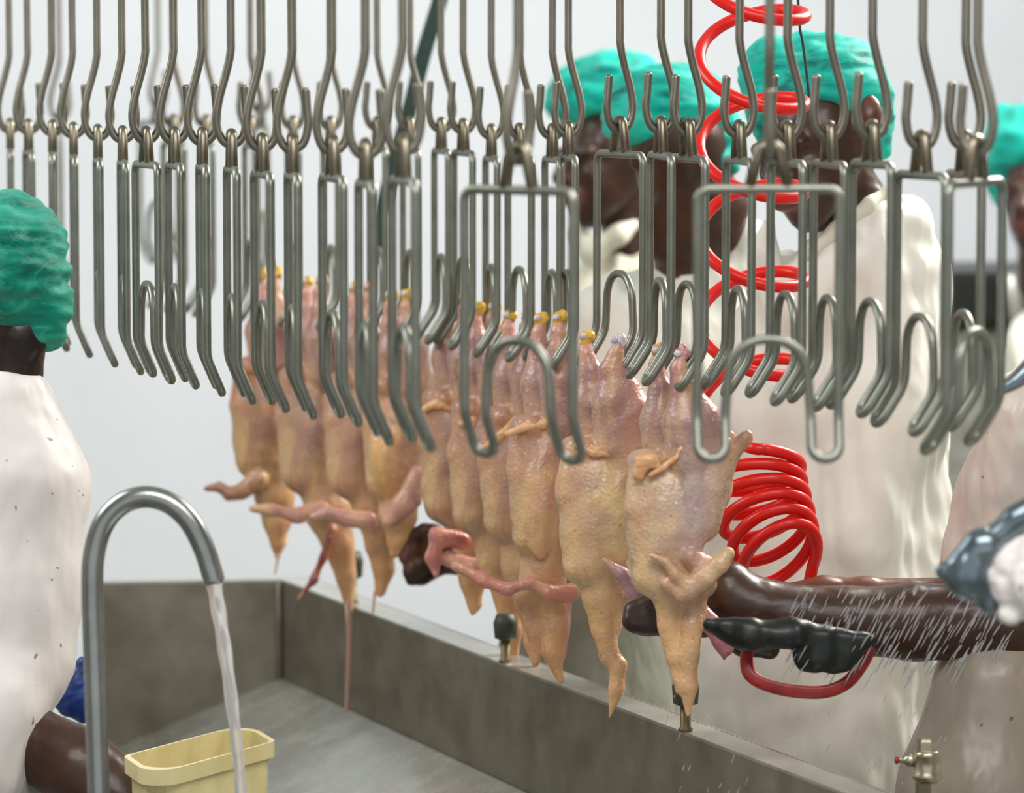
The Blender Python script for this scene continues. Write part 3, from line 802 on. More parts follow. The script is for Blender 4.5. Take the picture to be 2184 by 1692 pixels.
# ------------------------------------------------------------------ birds
TAN, PALE, MAUVE, ORNG, PINK, YEL = C(184, 146, 114), C(210, 176, 142), C(158, 118, 122), C(226, 150, 92), C(208, 152, 134), C(228, 192, 132)
BROWN = C(164, 118, 82)
SK0 = C(220, 180, 60)
M['stump_pink'] = simple('cut_pink_joint', srgb(168, 92, 92), srgb(220, 176, 178), 0.25, scale=110)
M['stump_tan'] = simple('tan_shank_skin', srgb(196, 132, 76), srgb(222, 168, 96), 0.3, scale=90, bscale=200)
def bird(i, x0, y0, D, lab, st=1.0, stretch=1.0, wings=None, necks=None, extra=(), vox=5.0, hue=None, legs=True, hockL=None, hockR=None, a=25, fat=1.0, flap=None, tailup=0, kk=4.8):
    sc = 5.12 / D * st
    ca, sa = math.cos(math.radians(a)), math.sin(math.radians(a))
    def T(f, l, y):
        return (x0 - f * ca * sc * fat + l * sa * sc, y0 + y * sc * (stretch if y > 150 else 1) , -(l * ca + f * sa) * sc)
    S = lambda r: r * sc
    body = hue if hue is not None else TAN
    pr = []
    for l in (-52, 52):
        hk = T(4, l, 0)
        if l < 0 and hockL: hk = (hockL[0], hockL[1], hk[2])
        if l > 0 and hockR: hk = (hockR[0], hockR[1], hk[2])
        pr += [('c', (hk[0] + 6, hk[1] - 20 * sc, hk[2]), hk, S(11), S(15), PINK),
               ('c', hk, T(0, l, 50), S(15), S(25), PINK), ('c', T(0, l, 50), T(-4, l * 1.02, 120), S(26), S(47), MAUVE),
               ('c', T(-4, l * 1.02, 120), T(-14, l * 0.95, 195), S(47), S(50), MAUVE * 0.5 + body * 0.5)]
    pr += [('e', T(14, 0, 340), (S(84 * fat), S(160 * stretch), S(80)), body),
           ('e', T(-62, 0, 245), (S(78), S(90), S(66)), PALE), ('c', T(62, 30, 205), T(62, -30, 205), S(26), S(26), ORNG * .5 + body * .5), ('c', T(66, 0, 210), T(66, 0, 300), S(30), S(44), body),
           ('c', T(38, 0, 235), T(34, 0, 440), S(48), S(58), body),
           ('c', T(60, 0, 300), T(50, 0, 400), S(42), S(44), PALE),
           ('e', T(-10, 0, 440), (S(58), S(66), S(62)), body * 0.6 + YEL * 0.4),
           ('c', T(-95, 0, 200), T(-138, 0, 178 - tailup), S(30), S(15), ORNG * .5 + PALE * .5)]
    # wings: each a list of (x, y, z, r)
    for wg in (wings or []):
        pr += chain(wg[0], wg[1])
    if necks is None:
        necks = [[T(-6, 0, 480)[:2] + (0, S(44)), T(-8, 0, 560)[:2] + (0, S(28)), T(-12, 0, 640)[:2] + (0, S(17)), T(-14, 0, 700)[:2] + (0, S(7))]]
    for nk in necks:
        pr.append(('c', T(-4, 0, 400), nk[0][:3], S(60), nk[0][3], body * .6 + YEL * .4))
        pr += chain(nk, ORNG * 0.35 + YEL * 0.3 + body * 0.35)
    pr += list(extra)
    root = empty('hanging_chicken', pp(x0, y0, 0, D), lab, 'chicken', 'plucked chickens hanging over the trough')
    pix_mesh('body', pr, D, vox, kk * sc, M['bird'], root, kc=13 * sc,
             disp=lambda V: 2.4 * sc * wob(V, 130 * sc, 40 + i) + 0.5 * sc * wob(V, 34 * sc, 80 + i, (1, 0.5, 1)))
    if legs:
        for l in (-52, 52):
            hk = T(4, l, 0)
            if l < 0 and hockL: hk = (hockL[0], hockL[1], hk[2])
            if l > 0 and hockR: hk = (hockR[0], hockR[1], hk[2])
            r = random.Random(i * 7 + l)
            x, y, z = hk
            y -= 24 * sc; x += 4
            g_ = 0.86
            st_ = [('c', (x - 3 * sc, y + 8 * sc, z), (x + 6 * sc, y - 18 * sc * r.uniform(.7, 1.3), z), S(13 * g_), S(10 * g_), SK0),
                   ('e', (x + 11 * sc, y - 8 * sc, z - 4), (S(9), S(r.uniform(11, 17)), S(9)), SK0),
                   ('e', (x - 8 * sc, y - 9 * sc, z - 5), (S(8), S(11), S(8)), SK0)]
            kind = {(9, 1): 'stump_pink', (9, -1): 'stump_tan', (8, 1): 'bone', (6, 1): 'stump_pink', (4, -1): 'stump_tan', (2, 1): 'stump_tan'}.get((i, 1 if l > 0 else -1), 'stump')
            pix_mesh('shank_stump', st_, D, 3.0, 2.6 * sc, M[kind], root, disp=lambda V: 2.2 * sc * wob(V, 22 * sc, 5 + i))
            pix_mesh('cut_joint', [('e', (x - 7 * sc, y - 9 * sc, z - 11 * sc), (S(9), S(8), S(6)), SK0)], D, 2.6, 2, M['bone'], root)
    for fl in (flap or []):
        pix_mesh('skin_flap', chain([(a_, b_, c_, max(4.0, r__ * 0.62)) for a_, b_, c_, r__ in fl], ORNG), D, 2.8, 3, M['flap'], root, disp=lambda V: 2.2 * wob(V, 38, 9 + i))
    return root

# farthest first
bird(0, 572, 612, 6.62, 'leftmost plucked bird, dark brownish side and pointed orange neck', stretch=1.08, hue=BROWN, fat=1.02,
     wings=[([(555, 1020, -40, 22), (520, 1048, -45, 17), (492, 1052, -50, 13), (472, 1038, -52, 10), (444, 1042, -55, 6)], BROWN)],
     necks=[[(585, 1060, 0, 42), (592, 1110, 0, 30), (594, 1160, 0, 15), (592, 1192, 0, 5)]])
bird(1, 668, 625, 6.50, 'plucked bird second from the left with greyish-mauve breast', stretch=1.10, hue=C(176, 140, 116),
     wings=[([(690, 1085, -80, 20), (640, 1098, -95, 15), (590, 1085, -100, 12), (545, 1082, -100, 8)], PINK)],
     necks=[[(700, 1090, 0, 50), (722, 1160, 0, 34), (738, 1230, 0, 20), (745, 1300, 0, 9)]],
     extra=chain([(712, 1130, -50, 9), (690, 1190, -52, 8), (672, 1235, -54, 7), (640, 1275, -55, 5)], C(140, 44, 40)))
bird(2, 768, 640, 6.40, 'third plucked bird from the left, wings folded across its neck', stretch=1.07, hue=C(186, 142, 116), fat=.95,
     wings=[([(790, 1110, -90, 20), (745, 1102, -96, 16), (705, 1092, -98, 13), (672, 1100, -98, 9)], PINK)],
     necks=[[(800, 1090, 0, 46), (812, 1160, 0, 33), (818, 1215, 0, 24), (812, 1262, 0, 12)]])
bird(3, 850, 655, 6.28, 'plucked bird held by the dark hand, pale pink bent wing', stretch=1.02, hue=C(200, 152, 116), fat=.9,
     wings=[([(835, 1100, -60, 22), (880, 1060, -70, 20), (892, 1010, -72, 16), (860, 1075, -78, 20), (830, 1110, -80, 12)], PINK)],
     necks=[[(850, 1100, 0, 40), (846, 1150, 0, 22), (842, 1180, 0, 12)]],
     extra=[('e', (820, 970, -56), (30, 70, 26), C(240, 190, 110)), ('c', (882, 740, -10), (884, 850, -10), 34, 40, C(244, 180, 134))],
     flap=[[(868, 900, -60, 14), (895, 885, -60, 16), (922, 900, -60, 13)]])
bird(4, 975, 662, 6.08, 'plucked bird just right of the dark hand, long brown breast', stretch=1.10, hue=C(172, 132, 104), fat=.92,
     wings=[([(985, 1150, -70, 20), (935, 1140, -90, 19), (925, 1185, -92, 15), (932, 1222, -92, 8)], C(196, 110, 108)),
            ([(960, 1190, -80, 18), (1010, 1205, -95, 16), (1060, 1212, -95, 12)], PINK)],
     necks=[[(1005, 1180, 0, 36), (1008, 1240, 0, 26), (1012, 1290, 0, 14), (1008, 1308, 0, 6)]],
     flap=[[(905, 872, -55, 13), (935, 862, -60, 15), (962, 872, -55, 12)]])
bird(5, 1035, 684, 5.98, 'slim plucked bird between the brown one and the orange-flapped one', stretch=1.08, hue=C(178, 138, 112), fat=.86,
     necks=[[(1065, 1200, 0, 44), (1082, 1270, 0, 30), (1092, 1340, 0, 22), (1094, 1400, 0, 13)]],
     flap=[[(985, 905, -60, 14), (1010, 895, -60, 12), (1000, 930, -60, 12)]])
bird(6, 1105, 700, 5.86, 'plucked bird with a long orange flap of skin at its belly', stretch=1.06, hue=C(186, 144, 116), fat=.92,
     necks=[[(1120, 1210, 0, 48), (1135, 1290, 0, 34), (1140, 1370, 0, 20), (1142, 1415, 0, 9)]],
     flap=[[(1035, 955, -58, 10), (1065, 930, -62, 15), (1098, 900, -60, 14), (1118, 878, -58, 7)]])
bird(7, 1172, 708, 5.62, 'plucked bird with orange breast stripe and twisted orange neck pieces', stretch=1.08, hue=C(190, 150, 124), fat=.95, vox=4.5,
     wings=[([(1215, 1262, -60, 20), (1170, 1262, -82, 15), (1130, 1240, -88, 12), (1080, 1252, -88, 14), (1030, 1232, -86, 15), (975, 1205, -84, 12)], C(210, 140, 122))],
     necks=[[(1160, 1250, 0, 46), (1185, 1330, -5, 28), (1178, 1390, -8, 20), (1195, 1450, -8, 10)], [(1135, 1270, 10, 34), (1145, 1350, 10, 20), (1142, 1415, 10, 9)]],
     extra=[('e', (1152, 1080, -62), (34, 110, 26), C(240, 190, 128))] + chain([(1205, 1290, 5, 16), (1200, 1350, 5, 13), (1198, 1400, 5, 9)], C(196, 90, 66)),
     flap=[[(1085, 925, -60, 14), (1120, 912, -64, 15), (1160, 905, -60, 14), (1190, 890, -56, 9)]])
bird(8, 1282, 745, 5.38, 'plucked bird second from the right, bright yellow back and orange neck tip', stretch=1.08, hue=C(216, 178, 138), fat=.98, vox=4.2, kk=4.2,
     hockL=(1248, 748), hockR=(1312, 758),
     wings=[([(1380, 1275, -60, 24), (1350, 1262, -84, 18), (1325, 1222, -90, 14), (1288, 1190, -92, 8)], C(196, 150, 158))],
     necks=[[(1285, 1270, 0, 44), (1288, 1340, 0, 26), (1300, 1400, 0, 20), (1318, 1420, -2, 18), (1316, 1470, -2, 15), (1300, 1530, -2, 5)], [(1320, 1270, 10, 24), (1306, 1340, 10, 17), (1296, 1385, 8, 13)]],
     extra=[('e', (1316, 1085, -46), (44, 120, 40), C(252, 224, 150)), ('e', (1345, 985, -30), (50, 80, 50), C(214, 160, 130)), ('c', (1320, 800, -40), (1342, 880, -36), 28, 50, C(204, 150, 140)), ('c', (1342, 880, -36), (1352, 960, -30), 50, 46, C(210, 158, 136))],
     flap=[[(1232, 950, -66, 14), (1262, 965, -70, 13), (1298, 968, -68, 13)], [(1240, 945, -62, 9), (1275, 960, -66, 10), (1285, 925, -50, 9)]])
bird(9, 1432, 780, 5.12, 'rightmost and sharpest plucked bird, tail nub and bent wing showing', hue=C(214, 184, 148), vox=3.6, fat=1.0,
     hockL=(1402, 780), hockR=(1446, 788), tailup=26, kk=3.9,
     wings=[([(1492, 1240, -50, 34), (1500, 1210, -62, 24), (1470, 1185, -70, 20)], PINK),
            ([(1470, 1250, -84, 26), (1500, 1228, -92, 21), (1530, 1200, -95, 18), (1548, 1178, -95, 14)], YEL * .5 + PALE * .5),
            ([(1468, 1250, -88, 22), (1440, 1225, -96, 12), (1415, 1195, -98, 9), (1385, 1181, -98, 5)], YEL * .5 + PINK * .5),
            ([(1420, 1240, -80, 14), (1450, 1262, -86, 16), (1470, 1262, -86, 15)], PINK)],
     necks=[[(1430, 1265, 0, 40), (1428, 1330, -4, 25), (1438, 1400, -8, 18), (1450, 1470, -8, 11)],
            [(1480, 1250, 0, 34), (1474, 1330, -20, 23), (1470, 1400, -22, 20), (1468, 1460, -18, 19), (1467, 1522, -12, 5)]],
     extra=[('c', (1530, 970, -22), (1494, 1120, -36), 44, 38, PALE), ('c', (1556, 965, -30), (1582, 940, -36), 22, 17, ORNG * .6 + PALE * .4), ('e', (1592, 932, -38), (14, 16, 13), ORNG * .6 + PALE * .4), ('e', (1474, 1085, -56), (34, 112, 28), C(186, 168, 172)), ('c', (1455, 815, -34), (1486, 890, -30), 24, 46, MAUVE), ('c', (1486, 890, -30), (1508, 960, -26), 46, 44, MAUVE * .6 + TAN * .4), ('-e', (1452, 1075, -112), (22, 120, 30), None)] + chain([(1490, 1290, 20, 16), (1515, 1330, 10, 20), (1540, 1365, 6, 21), (1548, 1382, 4, 18)], C(188, 112, 124)) + chain([(1545, 1385, 0, 7), (1544, 1408, -2, 2.5)], C(120, 40, 56)),
     flap=[[(1360, 1010, -76, 22), (1368, 986, -82, 24), (1388, 980, -84, 22), (1400, 992, -82, 10)], [(1384, 1012, -86, 7), (1412, 996, -86, 9), (1440, 972, -86, 9), (1456, 940, -84, 7)]])

# ------------------------------------------------------------------ people
SK, SKL, SKD = C(66, 40, 27), C(108, 66, 48), C(26, 16, 12)
def person(name_label, D, body, coat, net=None, coat_mat_=None, net_mat_=None, vox=7, origin=(1092, 846), extras=(), netdisp=9, seed=1, coat_disp=None, kb=7):
    fy = 165 + CAMZ / D * F
    root = empty('person', pp(origin[0], fy, 0, D), name_label, 'person')
    pix_mesh('body', body, D, vox, kb, M['skin'], root, kc=10, disp=lambda V: 0.8 * wob(V, 60, seed))
    if coat:
        cdsp = coat_disp or (lambda V: 12 * wob(V, 230, seed + 3, (1.3, 0.45, 1)) + 5 * wob(V, 90, seed + 4, (1.3, 0.45, 1)))
        pix_mesh('coat', coat, D, 11, 16, coat_mat_, root, disp=cdsp)
    if net:
        pix_mesh('hair_net', net, D, 5, 12, net_mat_, root, disp=lambda V: netdisp * 0.9 * wob(V, 150, seed + 5, (0.8, 1.8, 0.8)) + netdisp * 0.09 * wob(V, 52, seed + 6, (0.7, 1.8, 0.7)))
    for nm, pr, m, vx in extras:
        pix_mesh(nm, pr, D, vx, vx * 1.2, m, root, disp=lambda V: 3.0 * wob(V, 120, seed + 8, (1.2, 0.5, 1)))
    return root

def legs_of(x, D, dx=85, z=40, yhip=1900):
    fy = 165 + CAMZ / D * F - 26
    k = 5.7 / D
    tr_, bt = [], []
    for s in (-1, 1):
        tr_ += [('c', (x + s * dx * k, yhip, z), (x + s * dx * 1.05 * k, fy - 330 * k, z), 90 * k, 60 * k, C(200, 198, 186))]
        bt += [('c', (x + s * dx * 1.05 * k, fy - 420 * k, z), (x + s * dx * 1.05 * k, fy - 70 * k, z + 5), 66 * k, 50 * k, C(200, 198, 186)),
               ('c', (x + s * dx * 1.05 * k, fy - 50 * k, z + 20), (x + s * dx * 1.2 * k, fy - 34 * k, z - 150 * k), 50 * k, 38 * k, C(200, 198, 186))]
    return [('trousers', tr_, M['trousers'], 13), ('boots', bt, M['boot'], 13)]

def head(cx, cy, yaw, r, col, tilt=0.0, roll=0.0, dark=SKD, z0=0):
    """head seen with its face turned by yaw (0 = towards the camera, -90 = picture left); r = half the head height"""
    ya = -math.radians(yaw); ti = math.radians(tilt); ro = math.radians(roll)
    def T(x, y, z):           # head frame: x to the face's left-right, y down, z back (face at -z)
        y2, z2 = y * math.cos(ti) - z * math.sin(ti), y * math.sin(ti) + z * math.cos(ti)
        x3, z3 = x * math.cos(ya) - z2 * math.sin(ya) * -1, z2 * math.cos(ya) - x * -math.sin(ya) * -1
        x3 = x * math.cos(ya) - z2 * math.sin(ya) * -1
        z3 = -x * math.sin(ya) + z2 * math.cos(ya)
        X = x3 * math.cos(ro) - y2 * math.sin(ro); Y = x3 * math.sin(ro) + y2 * math.cos(ro)
        return (cx + X * r, cy + Y * r, z0 + z3 * r)
    e = lambda p, s, c: ('e', T(*p), (s[0] * r, s[1] * r, s[2] * r), c)
    return [e((0, -0.20, 0.12), (0.66, 0.74, 0.78), col), e((0, 0.25, -0.18), (0.52, 0.62, 0.56), col),
            ('c', T(0, 0.62, -0.42), T(0, 0.78, -0.40), 0.24 * r, 0.2 * r, col),
            ('c', T(0.36, 0.28, 0.05), T(0.1, 0.7, -0.34), 0.22 * r, 0.2 * r, col), ('c', T(-0.36, 0.28, 0.05), T(-0.1, 0.7, -0.34), 0.22 * r, 0.2 * r, col),
            ('c', T(0, -0.08, -0.70), T(0, 0.20, -0.88), 0.09 * r, 0.12 * r, col * 1.25), ('e', T(0.11, 0.22, -0.80), (0.09 * r,) * 3, col), ('e', T(-0.11, 0.22, -0.80), (0.09 * r,) * 3, col),
            ('c', T(-0.15, 0.44, -0.73), T(0.15, 0.44, -0.73), 0.085 * r, 0.085 * r, C(126, 70, 66)), ('c', T(-0.12, 0.53, -0.71), T(0.12, 0.53, -0.71), 0.08 * r, 0.08 * r, C(120, 66, 62)),
            ('c', T(-0.36, -0.17, -0.60), T(-0.12, -0.15, -0.72), 0.09 * r, 0.08 * r, col), ('c', T(0.36, -0.17, -0.60), T(0.12, -0.15, -0.72), 0.09 * r, 0.08 * r, col),
            ('e', T(-0.24, -0.04, -0.64), (0.085 * r,) * 3, dark), ('e', T(0.24, -0.04, -0.64), (0.085 * r,) * 3, dark),
            ('e', T(0.30, 0.16, -0.52), (0.16 * r,) * 3, col * 1.2), ('e', T(-0.30, 0.16, -0.52), (0.16 * r,) * 3, col * 1.2),
            ('c', T(0.64, -0.08, 0.12), T(0.66, 0.12, 0.08), 0.12 * r, 0.08 * r, col * 1.3), ('c', T(-0.64, -0.08, 0.12), T(-0.66, 0.12, 0.08), 0.12 * r, 0.08 * r, col * 1.3)]

# right-hand person, coat filling the right of the picture
D1 = 5.75
b1 = head(1735, 315, -48, 172, SK, tilt=12, roll=-6) + chain([(1790, 380, 60, 80), (1830, 470, 90, 92), (1840, 560, 100, 100)], SK * 0.9)
coat1 = chain([(1905, 478, 60, 75), (1800, 562, 30, 76), (1710, 650, 10, 84)], C(230, 230, 220)) + chain([(1890, 640, 120, 140), (1850, 900, 120, 190), (1800, 1300, 120, 230), (1760, 1700, 120, 250), (1740, 2000, 120, 240)], C(230, 230, 220)) + \
    chain([(1900, 600, 90, 120), (1880, 900, 20, 120), (1800, 1150, -60, 85)], C(230, 230, 220)) + \
    chain([(1700, 650, 90, 110), (1640, 900, 60, 120), (1620, 1400, 60, 150), (1600, 1800, 60, 170)], C(230, 230, 220)) + \
    []
net1 = [('e', (1752, 212, 40), (158, 150, 165), C(0, 190, 175)), ('e', (1850, 260, 90), (62, 92, 80), C(0, 190, 175)), ('e', (1650, 150, 20), (70, 70, 90), C(0, 190, 175)),
        ('-e', (1690, 372, -130), (175, 165, 150), None), ('-e', (1853, 266, -120), (34, 46, 70), None)]
ear = chain([(1848, 246, -92, 17), (1852, 282, -88, 13)], SKL) + [('e', (1842, 236, -92), (24, 30, 14), SKL), ('c', (1845, 260, -90), (1800, 300, -40), 22, 50, SK)]
person('person in teal hair net and white coat, tallest head, face turned down left', D1, b1 + ear, coat1, net1, M['coat'], M['net'], origin=(1780, 0), seed=3,
       extras=legs_of(1740, D1, yhip=2050) + [('collar', chain([(1902, 405, 40, 17), (1850, 440, 10, 19), (1780, 495, -20, 18), (1722, 548, -40, 13)], C(220, 220, 205)), M['coat_cream'], 6),
                                ('collar', chain([(1640, 480, 10, 16), (1632, 540, 10, 30), (1650, 610, 10, 30)], C(220, 220, 205)), M['coat'], 6)])

# middle person bending forward
D2 = 6.35
b2 = head(1448, 330, -165, 150, SK * .8, tilt=-20) + chain([(1470, 400, 0, 95), (1480, 480, 20, 84), (1470, 560, 40, 70)], SK) + chain([(1540, 440, 20, 60), (1530, 500, 30, 60)], SK) + chain([(1470, 560, 40, 60), (1430, 760, 40, 90), (1390, 1000, 40, 80), (1300, 1240, -160, 38)], SK) + chain([(1420, 440, -20, 50), (1430, 520, 0, 52)], SK * .75)
arm2 = chain([(1300, 1240, -160, 38), (1150, 1205, -120, 34), (1010, 1196, -60, 30), (960, 1192, -50, 30)], SK * .9)
hand2 = [('e', (915, 1180, -46), (42, 48, 24), SK)] + chain([(900, 1150, -52, 13), (880, 1140, -74, 12), (862, 1148, -88, 10)], SKD) + chain([(895, 1172, -58, 13), (874, 1172, -82, 12), (862, 1186, -92, 10)], SKL) + \
    chain([(905, 1200, -58, 13), (885, 1206, -84, 12), (872, 1216, -92, 10)], SK) + chain([(925, 1218, -52, 13), (902, 1230, -74, 12), (878, 1236, -84, 10)], SKD) + chain([(950, 1160, -58, 13), (930, 1132, -70, 12), (905, 1122, -74, 10)], SKL)
W2 = C(225, 225, 212)
coat2 = chain([(1500, 640, 60, 100), (1470, 800, 70, 170), (1430, 1200, 80, 210), (1410, 1700, 80, 220), (1400, 2000, 80, 210)], W2) + chain([(1400, 620, 50, 60), (1330, 700, 20, 95), (1290, 950, -20, 85), (1330, 1180, -90, 60)], W2) + \
    chain([(1590, 520, 60, 60), (1570, 700, 60, 100)], W2)
net2 = [('e', (1430, 240, 0), (140, 108, 140), C(0, 190, 175)), ('e', (1490, 290, 20), (95, 95, 110), C(0, 190, 175)), ('e', (1512, 330, 0), (66, 72, 90), C(0, 190, 175)), ('e', (1350, 235, -20), (60, 60, 80), C(0, 190, 175))]
person('person in teal hair net bending over behind the birds, bare neck showing', D2, b2 + arm2 + hand2, coat2, net2, M['coat'], M['net'], origin=(1430, 0), seed=13,
       extras=legs_of(1400, D2, yhip=2000) + [('apron', chain([(1250, 1180, -120, 160), (1240, 1500, -110, 190), (1230, 1850, -100, 190)], C(110, 110, 95)), M['apron_grey'], 12)])

# back person, face to the left
D3 = 7.5
b3 = head(1298, 345, -58, 142, SK * .8, tilt=6, roll=2) + chain([(1340, 420, 50, 62), (1350, 520, 60, 66)], SK * .7)
coat3 = chain([(1340, 620, 70, 110), (1330, 800, 70, 150), (1310, 1300, 70, 165), (1300, 1700, 70, 175)], W2) + chain([(1250, 640, 40, 60), (1200, 850, 20, 60), (1190, 1050, 0, 50)], W2)
net3 = [('e', (1305, 195, 10), (112, 92, 118), C(0, 190, 175)), ('e', (1215, 205, 30), (48, 62, 60), C(0, 190, 175)), ('-e', (1262, 330, -110), (110, 92, 110), None)]
person('blurred person in teal hair net at the back, dark face turned left', D3, b3, coat3, net3, M['coat_cream'], M['net'], origin=(1310, 0), seed=23, vox=6,
       extras=legs_of(1310, D3, yhip=1620) + [('collar', chain([(1232, 500, 0, 22), (1262, 540, -20, 26), (1320, 500, -40, 20), (1352, 480, -30, 14)], W2), M['coat_cream'], 6)])

# far right person, only a blurred head
D4 = 8.2
b4 = head(2225, 420, -30, 132, SK) + chain([(2235, 520, 40, 60), (2240, 600, 50, 64)], SK)
coat4 = chain([(2270, 760, 60, 120), (2270, 1000, 60, 150), (2260, 1500, 60, 160)], W2)
net4 = [('e', (2222, 300, 20), (105, 90, 110), C(0, 190, 175)), ('e', (2145, 330, 60), (36, 110, 50), C(0, 190, 175)), ('-e', (2215, 430, -110), (100, 110, 100), None)]
person('blurred person cut off by the right edge, teal hair net and brown face', D4, b4, coat4, net4, M['coat'], M['net'], origin=(2240, 0), seed=33, extras=legs_of(2260, D4, yhip=1500))

# person at the right edge whose bare arm reaches behind the birds
D5 = 5.2
arm = chain([(2330, 1300, 60, 100), (2150, 1328, 30, 86), (1950, 1328, 10, 80), (1800, 1324, 0, 70), (1680, 1314, 0, 66), (1610, 1300, 0, 66), (1560, 1278, 0, 60), (1552, 1254, 0, 58)], SK)
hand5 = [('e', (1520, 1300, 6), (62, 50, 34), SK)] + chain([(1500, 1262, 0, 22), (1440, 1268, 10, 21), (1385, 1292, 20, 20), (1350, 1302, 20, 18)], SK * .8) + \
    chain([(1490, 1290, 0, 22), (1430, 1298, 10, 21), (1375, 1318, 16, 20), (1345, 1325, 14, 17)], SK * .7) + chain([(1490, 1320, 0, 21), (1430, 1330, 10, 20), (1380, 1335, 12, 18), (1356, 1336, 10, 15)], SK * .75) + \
    chain([(1500, 1340, 0, 20), (1450, 1340, 10, 18), (1415, 1338, 10, 16)], SK * .8) + chain([(1540, 1340, -20, 24), (1580, 1372, -40, 22), (1640, 1385, -46, 19)], SKD)
arm_b = chain([(2330, 1290, 190, 70), (2050, 1292, 170, 50), (1860, 1282, 160, 42), (1770, 1272, 150, 34), (1700, 1275, 140, 26)], SKL)
coat5 = chain([(2225, 890, 130, 105), (2200, 1060, 190, 128), (2190, 1230, 230, 140), (2190, 1400, 230, 130)], C(220, 208, 198)) + chain([(2420, 660, 110, 100), (2350, 650, 110, 90), (2330, 850, 150, 125), (2330, 1100, 200, 130)], C(220, 208, 198)) + \
    chain([(2430, 680, 60, 90), (2450, 1000, -500, 78), (2180, 1170, -1380, 62)], C(220, 208, 198))
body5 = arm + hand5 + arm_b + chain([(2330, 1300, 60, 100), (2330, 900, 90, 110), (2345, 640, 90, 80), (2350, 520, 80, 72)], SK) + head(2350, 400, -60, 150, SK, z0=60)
net5 = [('e', (2365, 330, 75), (120, 105, 125), C(0, 190, 175))]
apron5 = chain([(2130, 1480, 60, 140), (2110, 1700, 60, 185), (2100, 2000, 60, 200), (2110, 2300, 60, 200)], C(170, 160, 146))
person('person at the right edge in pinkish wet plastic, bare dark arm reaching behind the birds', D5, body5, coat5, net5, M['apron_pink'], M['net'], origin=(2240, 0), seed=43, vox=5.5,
       extras=legs_of(2150, D5, yhip=2250) + [('apron', apron5, M['apron_brown'], 12)])

# left-hand person
D6 = 5.45
b6 = head(10, 600, 200, 150, SK * .8) + chain([(38, 715, 0, 62), (22, 800, 20, 66)], SKD * 1.6) + chain([(72, 690, -20, 22), (80, 740, -20, 18)], SKD) + \
    chain([(40, 1560, -60, 74), (170, 1625, -90, 82), (330, 1742, -110, 84), (430, 1812, -110, 60)], SK * 1.1) + chain([(10, 800, 20, 60), (0, 1000, 20, 90), (10, 1300, 0, 80), (20, 1560, -60, 70)], SK)
WL = C(235, 228, 226)
coat6 = chain([(-8, 876, 30, 120), (38, 1040, 20, 144), (45, 1250, 10, 136), (48, 1400, -20, 106), (10, 1500, -90, 92), (-10, 1640, -120, 84)], WL) + \
    chain([(-120, 960, 60, 170), (-150, 1300, 60, 220), (-130, 1700, 40, 225), (-130, 2100, 40, 230)], WL)
net6 = [('e', (22, 560, 0), (122, 142, 150), C(20, 150, 130)), ('e', (95, 660, 10), (54, 88, 70), C(20, 150, 130)), ('e', (10, 500, 10), (100, 84, 110), C(20, 150, 130)),
        ('-e', (5, 800, -90), (82, 112, 140), None)]
person('person at the left edge seen from behind, green hair net and blood-spotted white coat', D6, b6, coat6, net6, M['coat_left'], M['net_left'], origin=(-60, 0), seed=53, netdisp=10, coat_disp=lambda V: 6 * wob(V, 260, 56, (1, 0.5, 1)) + 3 * wob(V, 110, 57, (1, 0.4, 1)),
       extras=legs_of(-130, D6, yhip=2100))
gl = pix_mesh('rubber_glove', [('e', (158, 1478, 0), (44, 50, 36), C(8, 40, 110))] + chain([(170, 1440, 0, 22), (178, 1420, 0, 18)], C(8, 40, 110)) + chain([(150, 1500, 0, 26), (180, 1520, 0, 20), (205, 1500, 0, 20)], C(8, 40, 110)), 5.75, 5, 6, M['blue'],
     disp=lambda V: 3 * wob(V, 50, 3))
tag(gl, 'dark blue rubber cloth tucked between the white coat and the pipe', 'cloth')

# ------------------------------------------------------------------ things at the right
D7 = 5.05
strap = catmull([pp(x, y, z, D7) for x, y, z in ((1600, 1368, 10), (1592, 1405, 0), (1600, 1440, -10), (1640, 1462, -16), (1700, 1474, -20), (1760, 1474, -20), (1806, 1455, -12), (1838, 1418, 0), (1856, 1385, 10))], 6)
v, f = sweep(strap, 0.0088, 12, flat=(Vector((0, 1, 0)), 0.4))
kn = empty('red_handled_tool', pp(1700, 1400, 0, D7), 'dark tool with a curved red loop handle under the bare arm', 'tool')
mesh_obj('handle', v, f, M['strap_red'], kn)
pix_mesh('tool_body', [('c', (1512, 1330, -36), (1590, 1352, -44), 16, 32, SKD), ('c', (1590, 1350, -44), (1700, 1350, -44), 30, 32, SKD), ('c', (1700, 1352, -44), (1850, 1368, -40), 30, 16, SKD), ('e', (1762, 1396, -46), (76, 40, 24), SKD)], D7, 4, 5, M['black'], kn, disp=lambda V: 5 * wob(V, 120, 77))

